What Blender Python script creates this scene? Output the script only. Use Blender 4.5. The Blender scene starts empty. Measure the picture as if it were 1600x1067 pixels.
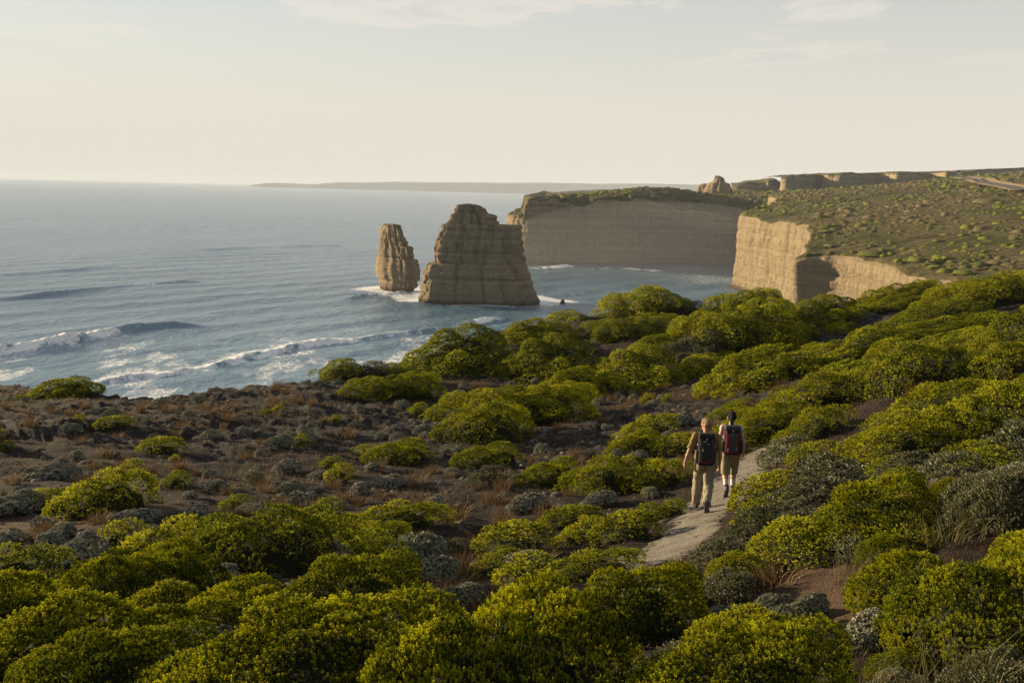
import bpy, math, random
import numpy as np

sc = bpy.context.scene
C = sc.collection

# ------------------------------------------------------------------ camera, sky, sun, exposure
CAM = np.array([0.0, 0.0, 60.0])           # sea level is z = 0, the eye is 60 m above it
PITCH, ROLL, LENS = math.radians(8.72), math.radians(1.41), 35.0
FPX = LENS / 36.0 * 1600.0
from mathutils import Matrix, Euler, Vector
_R = Euler((math.pi / 2 - PITCH, 0, 0)).to_matrix() @ Matrix.Rotation(ROLL, 3, 'Z')
RCAM = np.array(_R)
cd = bpy.data.cameras.new('camera')
cd.lens = LENS; cd.sensor_width = 36.0; cd.clip_start = 0.2; cd.clip_end = 90000.0
cam = bpy.data.objects.new('camera', cd); C.objects.link(cam)
cam.matrix_world = Matrix.Translation(Vector(CAM)) @ _R.to_4x4()
sc.camera = cam

SUN_AZ, SUN_EL = math.radians(-63.0), math.radians(8.5)     # azimuth from +Y, negative = towards -X
SUN_DIR = np.array([math.sin(SUN_AZ) * math.cos(SUN_EL), math.cos(SUN_AZ) * math.cos(SUN_EL), math.sin(SUN_EL)])
wd = bpy.data.worlds.new('World'); sc.world = wd; wd.use_nodes = True
nt = wd.node_tree; nt.nodes.clear()
def wn(t, **k):
    n = nt.nodes.new(t)
    for a, b in k.items(): setattr(n, a, b)
    return n
sky = wn('ShaderNodeTexSky', sky_type='NISHITA', sun_disc=False, sun_elevation=SUN_EL, sun_rotation=SUN_AZ,
         altitude=60.0, air_density=1.0, dust_density=0.3, ozone_density=1.8)
bg = wn('ShaderNodeBackground'); out = wn('ShaderNodeOutputWorld')
tc = wn('ShaderNodeTexCoord'); sep = wn('ShaderNodeSeparateXYZ')
nt.links.new(tc.outputs['Generated'], sep.inputs[0])
# a thin cloud layer: the view direction meets a flat layer overhead
mz = wn('ShaderNodeMath', operation='MAXIMUM'); mz.inputs[1].default_value = 0.02
nt.links.new(sep.outputs['Z'], mz.inputs[0])
def wmath(op, a, b):
    n = wn('ShaderNodeMath', operation=op)
    for i, v in enumerate((a, b)):
        if isinstance(v, (int, float)): n.inputs[i].default_value = v
        else: nt.links.new(v, n.inputs[i])
    return n.outputs[0]
ux = wmath('DIVIDE', sep.outputs['X'], mz.outputs[0]); uy = wmath('DIVIDE', sep.outputs['Y'], mz.outputs[0])
cx = wn('ShaderNodeCombineXYZ'); nt.links.new(ux, cx.inputs[0]); nt.links.new(uy, cx.inputs[1])
CLOUD_OFF = (9.35, 3.62, 0.0)
mp = wn('ShaderNodeMapping'); mp.inputs['Location'].default_value = CLOUD_OFF; mp.inputs['Scale'].default_value = (0.55, 0.35, 1)
nt.links.new(cx.outputs[0], mp.inputs[0])
cn = wn('ShaderNodeTexNoise'); cn.inputs['Scale'].default_value = 1.0; cn.inputs['Detail'].default_value = 9.0
cn.inputs['Roughness'].default_value = 0.58
nt.links.new(mp.outputs[0], cn.inputs['Vector'])
cr = wn('ShaderNodeMapRange', interpolation_type='SMOOTHSTEP'); cr.inputs[1].default_value = 0.53; cr.inputs[2].default_value = 0.60
nt.links.new(cn.outputs['Fac'], cr.inputs[0])
# overhead veil of high thin cloud that softens the blue everywhere
SKY_STRENGTH = 0.062
veil = wn('ShaderNodeMix', data_type='RGBA')
# thin high haze: the slant path grows towards the horizon, 1 - exp(-tau / sin(elevation))
VEIL_TAU = 0.19
vfac = wmath('SUBTRACT', 1.0, wmath('EXPONENT', wmath('DIVIDE', -VEIL_TAU, mz.outputs[0]), 0.0)); nt.links.new(vfac, veil.inputs['Factor'])
nt.links.new(sky.outputs[0], veil.inputs[6]); veil.inputs[7].default_value = (4.55, 4.22, 3.68, 1)
cmx = wn('ShaderNodeMix', data_type='RGBA')
lowf = wn('ShaderNodeMapRange', interpolation_type='SMOOTHSTEP'); lowf.inputs[1].default_value = 0.10; lowf.inputs[2].default_value = 0.150
nt.links.new(sep.outputs['Z'], lowf.inputs[0])
cf = wmath('MULTIPLY', wmath('MULTIPLY', cr.outputs[0], lowf.outputs[0]), 0.50); nt.links.new(cf, cmx.inputs['Factor'])
nt.links.new(veil.outputs[2], cmx.inputs[6])
core = wn('ShaderNodeMapRange', interpolation_type='SMOOTHSTEP'); core.inputs[1].default_value = 0.57; core.inputs[2].default_value = 0.66
nt.links.new(cn.outputs['Fac'], core.inputs[0])
ccol = wn('ShaderNodeMix', data_type='RGBA'); nt.links.new(core.outputs[0], ccol.inputs['Factor'])
ccol.inputs[6].default_value = (5.3, 4.75, 4.15, 1); ccol.inputs[7].default_value = (3.75, 3.55, 3.55, 1)      # bright fringe, greyer body
nt.links.new(ccol.outputs[2], cmx.inputs[7])
nt.links.new(cmx.outputs[2], bg.inputs['Color']); bg.inputs['Strength'].default_value = SKY_STRENGTH
nt.links.new(bg.outputs[0], out.inputs['Surface'])

sl = bpy.data.lights.new('sun', 'SUN'); sl.energy = 5.0; sl.angle = math.radians(0.55); sl.color = (1.0, 0.77, 0.47)
sun = bpy.data.objects.new('sun', sl); C.objects.link(sun)
sun.rotation_euler = Vector(SUN_DIR).to_track_quat('Z', 'Y').to_euler()

vs = sc.view_settings
sc.display_settings.display_device = 'sRGB'
vs.view_transform = 'Standard'; vs.look = 'None'; vs.gamma = 1.0; vs.use_curve_mapping = False; vs.exposure = 1.50
try:
    sc.cycles.use_denoising = True; sc.cycles.denoiser = 'OPENIMAGEDENOISE'
    sc.cycles.max_bounces = 6; sc.cycles.diffuse_bounces = 3; sc.cycles.glossy_bounces = 2
    sc.cycles.transmission_bounces = 3; sc.cycles.volume_bounces = 0; sc.cycles.transparent_max_bounces = 4
except Exception: pass

# ------------------------------------------------------------------ helpers
def ray(px, py):
    return RCAM @ np.array([(px - 800.0) / FPX, (533.5 - py) / FPX, -1.0])
def at_d(px, py, d):                        # the point seen at that pixel, d metres ahead
    r = ray(px, py); return CAM + r * (d / r[1])
def at_z(px, py, z=0.0):
    r = ray(px, py); return CAM + r * ((z - CAM[2]) / r[2])

_rs = np.random.RandomState(7)
_PERM = _rs.permutation(512); _VAL = _rs.rand(512) * 2 - 1
def vnoise(x, y, z=0.0):
    x, y, z = np.broadcast_arrays(np.asarray(x, float), np.asarray(y, float), np.asarray(z, float))
    xi = np.floor(x).astype(np.int64); yi = np.floor(y).astype(np.int64); zi = np.floor(z).astype(np.int64)
    fx, fy, fz = x - xi, y - yi, z - zi
    s = lambda t: t * t * t * (t * (t * 6 - 15) + 10)
    u, v, w = s(fx), s(fy), s(fz)
    def h(i, j, k): return _VAL[_PERM[(_PERM[(_PERM[i & 511] + j) & 511] + k) & 511]]
    def L(a, b, t): return a + (b - a) * t
    return L(L(L(h(xi, yi, zi), h(xi+1, yi, zi), u), L(h(xi, yi+1, zi), h(xi+1, yi+1, zi), u), v),
             L(L(h(xi, yi, zi+1), h(xi+1, yi, zi+1), u), L(h(xi, yi+1, zi+1), h(xi+1, yi+1, zi+1), u), v), w)
def fbm(x, y, z=0.0, o=4, g=0.5):
    a, t, n = 1.0, 0.0, 0.0
    x = np.asarray(x, float); y = np.asarray(y, float); z = np.asarray(z, float)
    for i in range(o):
        t = t + a * vnoise(x + 17.3*i, y - 9.1*i, z + 4.7*i); n += a; a *= g; x = x*2.03; y = y*2.03; z = z*2.03
    return t / n
def sstep(a, b, x):
    t = np.clip((np.asarray(x, float) - a) / (b - a), 0, 1); return t * t * (3 - 2 * t)

def tag(o, label=None, cat=None, group=None, kind=None):
    for k, v in (('label', label), ('category', cat), ('group', group), ('kind', kind)):
        if v: o[k] = v
    return o
def mesh_data(name, V, F, attrs=None, smooth=True, mat=None, mats=None, midx=None):
    """F: array (n,3)/(n,4), or a list of such arrays"""
    if not isinstance(F, (list, tuple)): F = [F]
    F = [np.asarray(f, np.int32) for f in F if len(f)]
    V = np.asarray(V, np.float32)
    me = bpy.data.meshes.new(name)
    nl = sum(f.size for f in F); nf = sum(len(f) for f in F)
    me.vertices.add(len(V)); me.vertices.foreach_set('co', V.ravel())
    me.loops.add(nl); me.loops.foreach_set('vertex_index', np.concatenate([f.ravel() for f in F]))
    tot = np.concatenate([np.full(len(f), f.shape[1], np.int32) for f in F])
    st = np.concatenate([[0], np.cumsum(tot)[:-1]]).astype(np.int32)
    me.polygons.add(nf); me.polygons.foreach_set('loop_start', st)
    if smooth: me.polygons.foreach_set('use_smooth', np.ones(nf, bool))
    if midx is not None: me.polygons.foreach_set('material_index', np.asarray(midx, np.int32))
    for k, v in (attrs or {}).items():
        a = me.attributes.new(k, 'FLOAT', 'POINT'); a.data.foreach_set('value', np.asarray(v, np.float32).ravel())
    me.update(calc_edges=True)
    for m in (mats or ([mat] if mat else [])): me.materials.append(m)
    return me
def put(name, me, parent=None, loc=None):
    o = bpy.data.objects.new(name, me); C.objects.link(o)
    if parent: o.parent = parent
    if loc is not None: o.location = loc
    return o
def empty(name, loc=(0, 0, 0), rz=0.0):
    o = bpy.data.objects.new(name, None); C.objects.link(o); o.location = loc; o.rotation_euler = (0, 0, rz)
    o.empty_display_size = 0.2
    return o
def gridF(nr, nc, wrap=False):              # quads of a row-major grid of nr x nc vertices
    i = np.arange(nr - 1)[:, None]; j = np.arange(nc if wrap else nc - 1)[None, :]
    j2 = (j + 1) % nc
    return np.stack([i*nc + j, i*nc + j2, (i+1)*nc + j2, (i+1)*nc + j], -1).reshape(-1, 4)
def tps(P, z, lam=0.02):
    P = np.asarray(P, float); n = len(P)
    def phi(r2): return 0.5 * r2 * np.log(r2 + 1e-9)
    A = np.zeros((n + 3, n + 3)); d2 = ((P[:, None] - P[None]) ** 2).sum(-1)
    A[:n, :n] = phi(d2) + lam * np.eye(n) * 50; A[:n, n] = 1; A[:n, n+1:] = P; A[n, :n] = 1; A[n+1:, :n] = P.T
    w = np.linalg.solve(A, np.concatenate([z, np.zeros(3)]))
    def f(x, y):
        x = np.asarray(x, float); y = np.asarray(y, float); s = w[n] + w[n+1]*x + w[n+2]*y
        for i in range(n): s = s + w[i] * phi((x - P[i, 0])**2 + (y - P[i, 1])**2)
        return s
    return f

# ------------------------------------------------------------------ materials
class NT:
    def __init__(s, name):
        s.m = bpy.data.materials.new(name); s.m.use_nodes = True; s.t = s.m.node_tree; s.t.nodes.clear()
        s.o = s.n('ShaderNodeOutputMaterial')
    def n(s, t, **k):
        n = s.t.nodes.new(t)
        for a, b in k.items(): setattr(n, a, b)
        return n
    def l(s, a, b): s.t.links.new(a, b)
    def set(s, inp, v):
        if hasattr(v, 'is_linked') or isinstance(v, bpy.types.NodeSocket): s.l(v, inp)
        elif isinstance(v, (tuple, list)) and len(v) == 3 and inp.type == 'RGBA': inp.default_value = (*v, 1)
        else: inp.default_value = v
    def attr(s, name): return s.n('ShaderNodeAttribute', attribute_name=name).outputs['Fac']
    def pos(s): return s.n('ShaderNodeNewGeometry').outputs['Position']
    def objc(s): return s.n('ShaderNodeTexCoord').outputs['Object']
    def noise(s, vec, scale, detail=4, rough=0.55, sc3=None, dist=0.0):
        if sc3:
            m = s.n('ShaderNodeMapping'); s.l(vec, m.inputs[0]); m.inputs['Scale'].default_value = sc3; vec = m.outputs[0]
        n = s.n('ShaderNodeTexNoise'); s.l(vec, n.inputs['Vector'])
        n.inputs['Scale'].default_value = scale; n.inputs['Detail'].default_value = detail
        n.inputs['Roughness'].default_value = rough; n.inputs['Distortion'].default_value = dist
        return n.outputs['Fac']
    def vor(s, vec, scale, feature='F1'):
        n = s.n('ShaderNodeTexVoronoi', feature=feature); s.l(vec, n.inputs['Vector']); n.inputs['Scale'].default_value = scale
        return n.outputs['Distance']
    def mr(s, v, a, b, c=0.0, d=1.0, smooth=True):
        n = s.n('ShaderNodeMapRange', interpolation_type='SMOOTHSTEP' if smooth else 'LINEAR')
        s.set(n.inputs[0], v)
        for i, q in enumerate((a, b, c, d)): n.inputs[i + 1].default_value = q
        return n.outputs[0]
    def math(s, op, a, b=0.0):
        n = s.n('ShaderNodeMath', operation=op); s.set(n.inputs[0], a); s.set(n.inputs[1], b); return n.outputs[0]
    def mix(s, f, a, b, mode='MIX'):
        n = s.n('ShaderNodeMix', data_type='RGBA', blend_type=mode); s.set(n.inputs[0], f); s.set(n.inputs[6], a); s.set(n.inputs[7], b)
        return n.outputs[2]
    def ramp(s, f, stops):
        n = s.n('ShaderNodeValToRGB'); s.l(f, n.inputs[0]); e = n.color_ramp.elements
        while len(e) < len(stops): e.new(0.5)
        for q, (p, c) in zip(e, stops): q.position = p; q.color = (*c, 1)
        return n.outputs[0]
    def bump(s, h, strength=0.5, dist=0.05, nrm=None):
        n = s.n('ShaderNodeBump'); s.l(h, n.inputs['Height']); n.inputs['Strength'].default_value = strength
        n.inputs['Distance'].default_value = dist
        if nrm is not None: s.l(nrm, n.inputs['Normal'])
        return n.outputs[0]
    def bsdf(s, col, rough=0.8, nrm=None, spec=0.3, **kw):
        n = s.n('ShaderNodeBsdfPrincipled'); s.set(n.inputs['Base Color'], col); s.set(n.inputs['Roughness'], rough)
        n.inputs['Specular IOR Level'].default_value = spec
        for k, v in kw.items(): s.set(n.inputs[k.replace('_', ' ')], v)
        if nrm is not None: s.l(nrm, n.inputs['Normal'])
        return n.outputs[0]
    def done(s, sh): s.l(sh, s.o.inputs['Surface']); return s.m

def leaf_mat(name, dark, light, trans=0.28, rough=0.55, spec=0.25):
    t = NT(name); a = t.attr('tint')
    oi = t.n('ShaderNodeObjectInfo').outputs['Random']
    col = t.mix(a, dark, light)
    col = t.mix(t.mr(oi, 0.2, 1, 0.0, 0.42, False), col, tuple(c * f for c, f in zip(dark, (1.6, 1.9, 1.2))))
    p = t.bsdf(col, rough, spec=spec)
    tr = t.n('ShaderNodeBsdfTranslucent'); t.l(col, tr.inputs['Color'])
    m = t.n('ShaderNodeMixShader'); m.inputs[0].default_value = trans; t.l(p, m.inputs[1]); t.l(tr.outputs[0], m.inputs[2])
    return t.done(m.outputs[0])
M = {}
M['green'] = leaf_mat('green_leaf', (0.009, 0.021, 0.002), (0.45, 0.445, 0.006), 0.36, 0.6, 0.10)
M['olive'] = leaf_mat('olive_leaf', (0.030, 0.034, 0.015), (0.15, 0.145, 0.066), 0.25)
M['grey'] = leaf_mat('grey_leaf', (0.085, 0.085, 0.066), (0.37, 0.355, 0.28), 0.12, 0.8, 0.1)
M['drygrass'] = leaf_mat('dry_grass', (0.065, 0.037, 0.018), (0.19, 0.125, 0.060), 0.25, 0.7, 0.15)
M['reed'] = leaf_mat('reed_grass', (0.06, 0.052, 0.018), (0.20, 0.16, 0.07), 0.25, 0.6, 0.2)
def plain(name, col, rough=0.8, var=0.25, scale=8.0, bump=0.0, spec=0.3, **kw):
    t = NT(name); p = t.objc(); n = t.noise(p, scale, 4)
    c = t.mix(n, tuple(x * (1 - var) for x in col), tuple(min(1, x * (1 + var)) for x in col))
    nr = t.bump(t.noise(p, scale * 5, 4), bump, 0.02) if bump else None
    return t.done(t.bsdf(c, rough, nr, spec, **kw))
M['twig'] = plain('core_shade', (0.016, 0.017, 0.007), 0.9, 0.5, 14, 0.6, 0.1)  # near-black core of green bushes: shade of the leaf gaps put into its colour
M['stick'] = plain('bare_stick', (0.13, 0.10, 0.075), 0.9, 0.4, 30, 0.4, 0.1)
M['greytwig'] = plain('grey_twig', (0.045, 0.040, 0.030), 0.9, 0.4, 18, 0.6, 0.1)
# ------------------------------------------------------------------ near ground: the bluff the camera looks over
_ctl = [(0,1067,8.6),(400,1067,8.0),(800,1067,7.2),(1200,1067,6.6),(1600,1067,6.2),(1300,940,9.5),(1600,940,8.3),
 (1030,870,14.8),(1100,800,18),(1195,712,24.5),(1300,850,11.5),(1450,760,13.5),(1600,800,10.5),(1600,650,18),(1450,620,25),
 (1300,640,27),(1600,540,33),(1400,540,42),(1600,470,52),(1600,445,68),(1400,468,72),(1250,478,75),(1150,482,76),(1000,485,74),
 (880,499,72),(800,515,66),(700,543,60),(600,577,53),(500,592,48),(400,607,45),(300,618,42),(200,622,41),(100,614,43),(0,605,44),
 (-150,600,45),(300,750,24),(100,780,20),(300,680,31),(600,750,25),(600,660,36),(850,660,36),(850,770,22),(1000,620,42),
 (1050,700,28),(1000,560,52),(1150,600,42),(700,890,14.2),(450,900,13.4),(200,900,13.2),(0,900,13),(0,750,23),(1200,560,50),
 (1250,790,15),(1230,730,20),(-200,900,13),(-250,700,26),(1750,700,16),(1800,500,45),(1800,900,9)]
_cp = np.array([at_d(*c) for c in _ctl])
_ex = np.array([(0,0,58.3),(0,-15,59.5),(-25,-10,56.5),(30,-10,60.5),(45,15,60),(-30,3,53.5)])
_cp = np.vstack([_cp, _ex])
GZ = tps(_cp[:, :2], _cp[:, 2], 0.02)

PATH_PX = [(905,900,13.2),(975,886,13.9),(1045,860,15.2),(1085,825,16.8),(1118,790,18.6),(1150,755,20.8),(1175,730,22.8),(1200,712,24.5),(1235,698,26.0),(1275,690,27.5)]
PATH = np.array([at_d(*p)[:2] for p in PATH_PX])
def resample(P, step):
    P = np.asarray(P, float)
    # Catmull-Rom through the points, then even steps
    Q = []
    E = np.vstack([2*P[0]-P[1], P, 2*P[-1]-P[-2]])
    for i in range(1, len(E) - 2):
        for t in np.linspace(0, 1, 24, endpoint=False):
            a, b, c, d = E[i-1], E[i], E[i+1], E[i+2]
            Q.append(0.5*((2*b) + (c-a)*t + (2*a-5*b+4*c-d)*t*t + (3*b-a-3*c+d)*t**3))
    Q.append(P[-1]); Q = np.array(Q)
    s = np.concatenate([[0], np.cumsum(np.linalg.norm(np.diff(Q, axis=0), axis=1))])
    u = np.arange(0, s[-1], step)
    return np.stack([np.interp(u, s, Q[:, k]) for k in range(P.shape[1])], -1)
PATH_L = resample(PATH, 0.1)
def path_dist(x, y):
    x = np.asarray(x, float); sh = x.shape; x = x.ravel(); y = np.asarray(y, float).ravel()
    d = np.full(x.shape, 9.0); near = (x > -8) & (x < 14) & (y > 8) & (y < 32); ii = np.where(near)[0]
    for k in range(0, len(ii), 20000):
        q = ii[k:k+20000]
        d[q] = np.sqrt(np.min((x[q, None]-PATH_L[None, ::2, 0])**2 + (y[q, None]-PATH_L[None, ::2, 1])**2, 1))
    return d.reshape(sh)
_edge = [(-90,38),(-60,40)] + [(math.degrees(math.atan((p-800)/FPX)), d / math.cos(math.atan((p-800)/FPX))) for p, d in
  [(-200,45),(0,44.6),(100,43.4),(200,41.4),(300,42.5),(400,45.4),(500,48.5),(600,54),(700,60.5),(800,66.5),(900,73),(1000,76),(1100,78),(1250,76),(1400,74),(1600,76),(1800,84)]] + [(45,130),(60,200),(180,200),(-180,200),(-120,60)]
_edge.sort()
_ea = np.array([e[0] for e in _edge]); _er = np.array([e[1] for e in _edge])
def edge_r(x, y):
    th = np.degrees(np.arctan2(x, y))
    return np.interp(th, _ea, _er) + 1.1 * fbm(th * 0.55, 3.3, 0, 4) + 0.5 * fbm(th * 3.1, 8.3, 0, 3)
def rockmask(x, y):                         # bare stony ground on the outer flat
    return sstep(-0.18, 0.25, fbm(x * 0.09 + 4, y * 0.09, 1.0, 3)) * sstep(15, 22, y)
def ground_z(x, y, fine=True):
    x = np.asarray(x, float); y = np.asarray(y, float)
    z = GZ(x, y)
    if fine:
        pd = path_dist(x, y); k = sstep(0.30, 1.2, pd)
        near = sstep(60, 4, np.hypot(x, y)) * 0 + 1
        rm = rockmask(x, y)
        n1 = 0.16 * fbm(x * 0.32, y * 0.32, 0, 3)
        led = fbm(x * 0.55 + 0.4 * fbm(x, y), y * 0.85, 2.0, 4)
        q = np.floor(led * 5) / 5 + sstep(0.0, 0.35, led * 5 - np.floor(led * 5)) / 5
        n2 = rm * (0.26 * q + 0.12 * fbm(x * 3.1, y * 3.1, 4, 3))
        n3 = (1 - rm) * (0.10 * fbm(x * 1.5, y * 1.5, 7, 4))
        z = z + k * (n1 + n2 + n3) - (1 - k) * 0.03
    r = np.hypot(x, y); er = edge_r(x, y); e = r - er
    # the brink: rounds over, then falls to the sea
    fall = np.where(e > 0, np.minimum(e * 0.5 + (e ** 2) * 0.75, 62), 0.0)
    z = z - fall
    return np.maximum(z, -4.0)

th1 = np.radians(np.concatenate([np.linspace(-180, -32, 30, endpoint=False), np.linspace(-32, 32, 450, endpoint=False), np.linspace(32, 180, 30, endpoint=False)]))
rr = np.concatenate([np.geomspace(0.6, 3.8, 10, endpoint=False), np.geomspace(3.8, 95, 330, endpoint=False), np.geomspace(95, 260, 22)])
TH, RR = np.meshgrid(th1, rr)
gx = RR * np.sin(TH); gy = RR * np.cos(TH); gz = ground_z(gx, gy)
_rk = rockmask(gx, gy)
Fg = gridF(len(rr), len(th1), True)
t = NT('bluff_soil'); p = t.pos(); rk = t.attr('rock'); sand = t.attr('sand')
n1 = t.noise(p, 1.3, 6, 0.62); n2 = t.noise(p, 14, 5, 0.65); n3 = t.noise(p, 0.35, 3)
soil = t.ramp(n2, [(0.28, (0.010, 0.0075, 0.006)), (0.5, (0.026, 0.0195, 0.0145)), (0.72, (0.060, 0.045, 0.034))])
soil = t.mix(t.mr(n1, 0.5, 0.68, 0, 0.75), soil, (0.042, 0.024, 0.015))
stone = t.ramp(t.noise(p, 5.0, 7, 0.7), [(0.3, (0.020, 0.020, 0.021)), (0.55, (0.055, 0.054, 0.054)), (0.75, (0.125, 0.12, 0.115))])
col = t.mix(t.math('MULTIPLY', rk, t.mr(t.noise(p, 2.2, 5, 0.6, dist=0.4), 0.42, 0.56)), soil, stone)
# pale lichen and dry litter flecks
col = t.mix(t.math('MULTIPLY', t.mr(t.noise(p, 38, 3, 0.6), 0.60, 0.68), 0.5), col, (0.17, 0.145, 0.11))
col = t.mix(t.mr(t.noise(p, 0.8, 4), 0.56, 0.66, 0, 0.6), col, (0.040, 0.028, 0.018))
sandc = t.mix(n2, (0.085, 0.054, 0.036), (0.165, 0.112, 0.078))
col = t.mix(sand, col, sandc)
hb = t.math('ADD', t.math('MULTIPLY', n2, 0.5), t.math('ADD', t.noise(p, 60, 3), t.math('MULTIPLY', t.noise(p, 4, 6, 0.7), 1.4)))
M['soil'] = t.done(t.bsdf(col, 0.95, t.bump(hb, 1.0, 0.16), 0.12))
_sand = np.zeros_like(gx)
for (px, py, d, r) in [(1310,930,9.6,1.1),(1370,1000,8.2,0.8),(130,815,18,1.5),(200,800,18.5,1.3),(760,895,14,1.0),(1220,900,10.5,0.9)]:
    c = at_d(px, py, d); _sand = np.maximum(_sand, sstep(1.25, 0.55, np.hypot(gx-c[0], gy-c[1])/r + 0.35*fbm(gx*1.6, gy*1.6, 5, 3)))
ground = put('ground', mesh_data('ground', np.stack([gx, gy, gz], -1).reshape(-1, 3), Fg[:, ::-1], {'rock': _rk, 'sand': _sand}, mat=M['soil']))
tag(ground, kind='structure')

# ------------------------------------------------------------------ footpath
NP = len(PATH_L); tang = np.gradient(PATH_L, axis=0); tang /= np.linalg.norm(tang, axis=1)[:, None]
nrm2 = np.stack([tang[:, 1], -tang[:, 0]], -1)
sgrid = np.arange(NP) * 0.1
wl = 0.68 + 0.24 * fbm(sgrid * 0.9, 2.0, 0, 3) + 0.20 * fbm(sgrid*4, 6.0, 0, 2); wr = 0.68 + 0.24 * fbm(sgrid * 0.9, 31.0, 0, 3) + 0.20 * fbm(sgrid*4, 36.0, 0, 2)
uu = np.linspace(-1, 1, 23)
off = np.where(uu[None] < 0, uu[None] * wl[:, None], uu[None] * wr[:, None])
pxy = PATH_L[:, None, :] + nrm2[:, None, :] * off[..., None]
pz = GZ(pxy[..., 0], pxy[..., 1]) + 0.022 * (1 - np.abs(uu[None]) ** 4) - 0.05 * np.abs(uu[None]) ** 6 + 0.03 * fbm(pxy[..., 0]*2.2, pxy[..., 1]*2.2, 3, 5, 0.65)
t = NT('path_gravel'); p = t.pos()
g1 = t.vor(p, 46); g2 = t.noise(p, 90, 3); g3 = t.noise(p, 1.8, 5, 0.6)
c = t.ramp(t.noise(p, 55, 4, 0.7), [(0.3, (0.066, 0.060, 0.050)), (0.5, (0.150, 0.138, 0.116)), (0.7, (0.30, 0.28, 0.24))])
c = t.mix(t.mr(g3, 0.48, 0.66, 0, 0.7), c, (0.10, 0.078, 0.055))
c = t.mix(t.mr(t.math('ADD', t.attr('rim'), t.math('MULTIPLY', t.math('SUBTRACT', t.noise(p, 5, 5, 0.7), 0.5), 1.6)), 0.55, 0.95), c, (0.040, 0.031, 0.024))
M['gravel'] = t.done(t.bsdf(c, 0.95, t.bump(t.math('ADD', g1, g2), 0.8, 0.02), 0.15))
footpath = put('footpath', mesh_data('footpath', np.concatenate([pxy, pz[..., None]], -1).reshape(-1, 3), gridF(NP, len(uu)), {'rim': np.abs(uu)[None] + 0 * pz}, mat=M['gravel']))
tag(footpath, kind='structure')

# ------------------------------------------------------------------ the sea
SEA_R = 25000.0
tv = np.concatenate([np.linspace(-180, -31, 20, endpoint=False), np.linspace(-31, 31, 430, endpoint=False), np.linspace(31, 180, 20, endpoint=False)])
rows = np.concatenate([np.linspace(62 * FPX / 60, 62*FPX/330, 0), np.array([40., 80., 120., 160., 200., 230.])])
ydrop = np.concatenate([np.linspace(345, 60, 290, endpoint=False), np.linspace(60, 14, 75, endpoint=False), np.geomspace(14, 60*FPX/SEA_R, 28)])
srad = np.concatenate([[30., 90., 150., 200.], 60 * FPX / ydrop])
ST, SR = np.meshgrid(np.radians(tv), srad)
sx = SR * np.sin(ST); sy = SR * np.cos(ST)
def polyline_sd(x, y, P):                   # signed distance (positive on the shore side) and position along
    best = np.full(x.shape, 1e9); sd = np.zeros(x.shape); al = np.zeros(x.shape)
    acc = 0.0
    for a, b in zip(P[:-1], P[1:]):
        d = b - a; L = np.hypot(*d); u = np.clip(((x-a[0])*d[0] + (y-a[1])*d[1]) / L**2, 0, 1)
        ex = x - a[0] - u*d[0]; ey = y - a[1] - u*d[1]; q = np.hypot(ex, ey)
        s = np.sign(d[1]*ex - d[0]*ey); k = q < best
        best = np.where(k, q, best); sd = np.where(k, q * s, sd); al = np.where(k, acc + u*L, al); acc += L
    return sd, al, acc
fade = sstep(6000, 900, SR)
# long swell, running in towards the shore
dirn = np.array([0.80, -0.60])
ph = sx * dirn[0] + sy * dirn[1]
warp = 14 * fbm(sx / 160, sy / 160, 2, 3)
sz = 0.55 * np.sin((ph + warp) / 30 * 2 * np.pi) * (0.5 + 0.7 * fbm(sx/210, sy/210, 5, 2)) * fade
sz = sz + 0.30 * fbm(ph / 7.0, (sx*0.6 + sy*0.8) / 24.0, 1, 4) * sstep(1800, 300, SR) + 0.10 * fbm(ph / 1.9, (sx*0.6+sy*0.8) / 5.0, 9, 3) * sstep(800, 300, SR)
foam = np.zeros_like(sx)
WAVES = [  # pixels on the crest, height, width, foam along it (fractions), trail
 ([(-120,572),(0,551),(90,537),(150,526),(215,514),(262,511),(300,511),(345,513)], 3.0, 4.2, [(0,1),(0.55,1),(0.66,0.55),(0.72,0.25),(0.8,0.0),(1,0)], 26),
 ([(110,606),(250,585),(330,573),(400,556),(460,545),(500,537),(560,532),(610,524),(690,516),(760,510)], 1.7, 3.4, [(0,1),(0.45,1),(0.62,0.8),(0.68,0.45),(0.8,0.6),(0.9,0.4),(1,0.2)], 18),
 ([(-80,480),(0,469),(100,458),(160,452),(220,446),(280,441),(340,442)], 1.7, 6.0, [(0,0),(0.6,0.0),(0.75,0.35),(0.85,0.1),(1,0)], 4),
 ([(-80,440),(0,431),(100,424),(200,414)], 1.3, 8.0, [(0,0),(1,0)], 4),
 ([(260,395),(420,386),(560,384)], 1.2, 10.0, [(0,0),(1,0)], 4),
 ([(540,470),(575,463),(612,460),(640,457)], 2.0, 3.5, [(0,0.3),(0.3,0.6),(0.6,1),(1,0.4)], 6),
 ([(722,513),(760,500),(800,496)], 1.4, 3.0, [(0,0.3),(0.5,1),(1,0.5)], 6),
 ([(822,421),(860,419),(895,414)], 1.4, 5.0, [(0,0.5),(0.5,1),(1,1)], 16),
 ([(900,424),(960,419),(1010,423),(1060,425)], 1.1, 5.0, [(0,0.2),(0.5,0.6),(0.9,1),(1,0.5)], 8),
 ([(870,462),(900,459),(920,457)], 0.9, 2.6, [(0,0.2),(0.5,0.8),(1,0.2)], 6),
]
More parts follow.
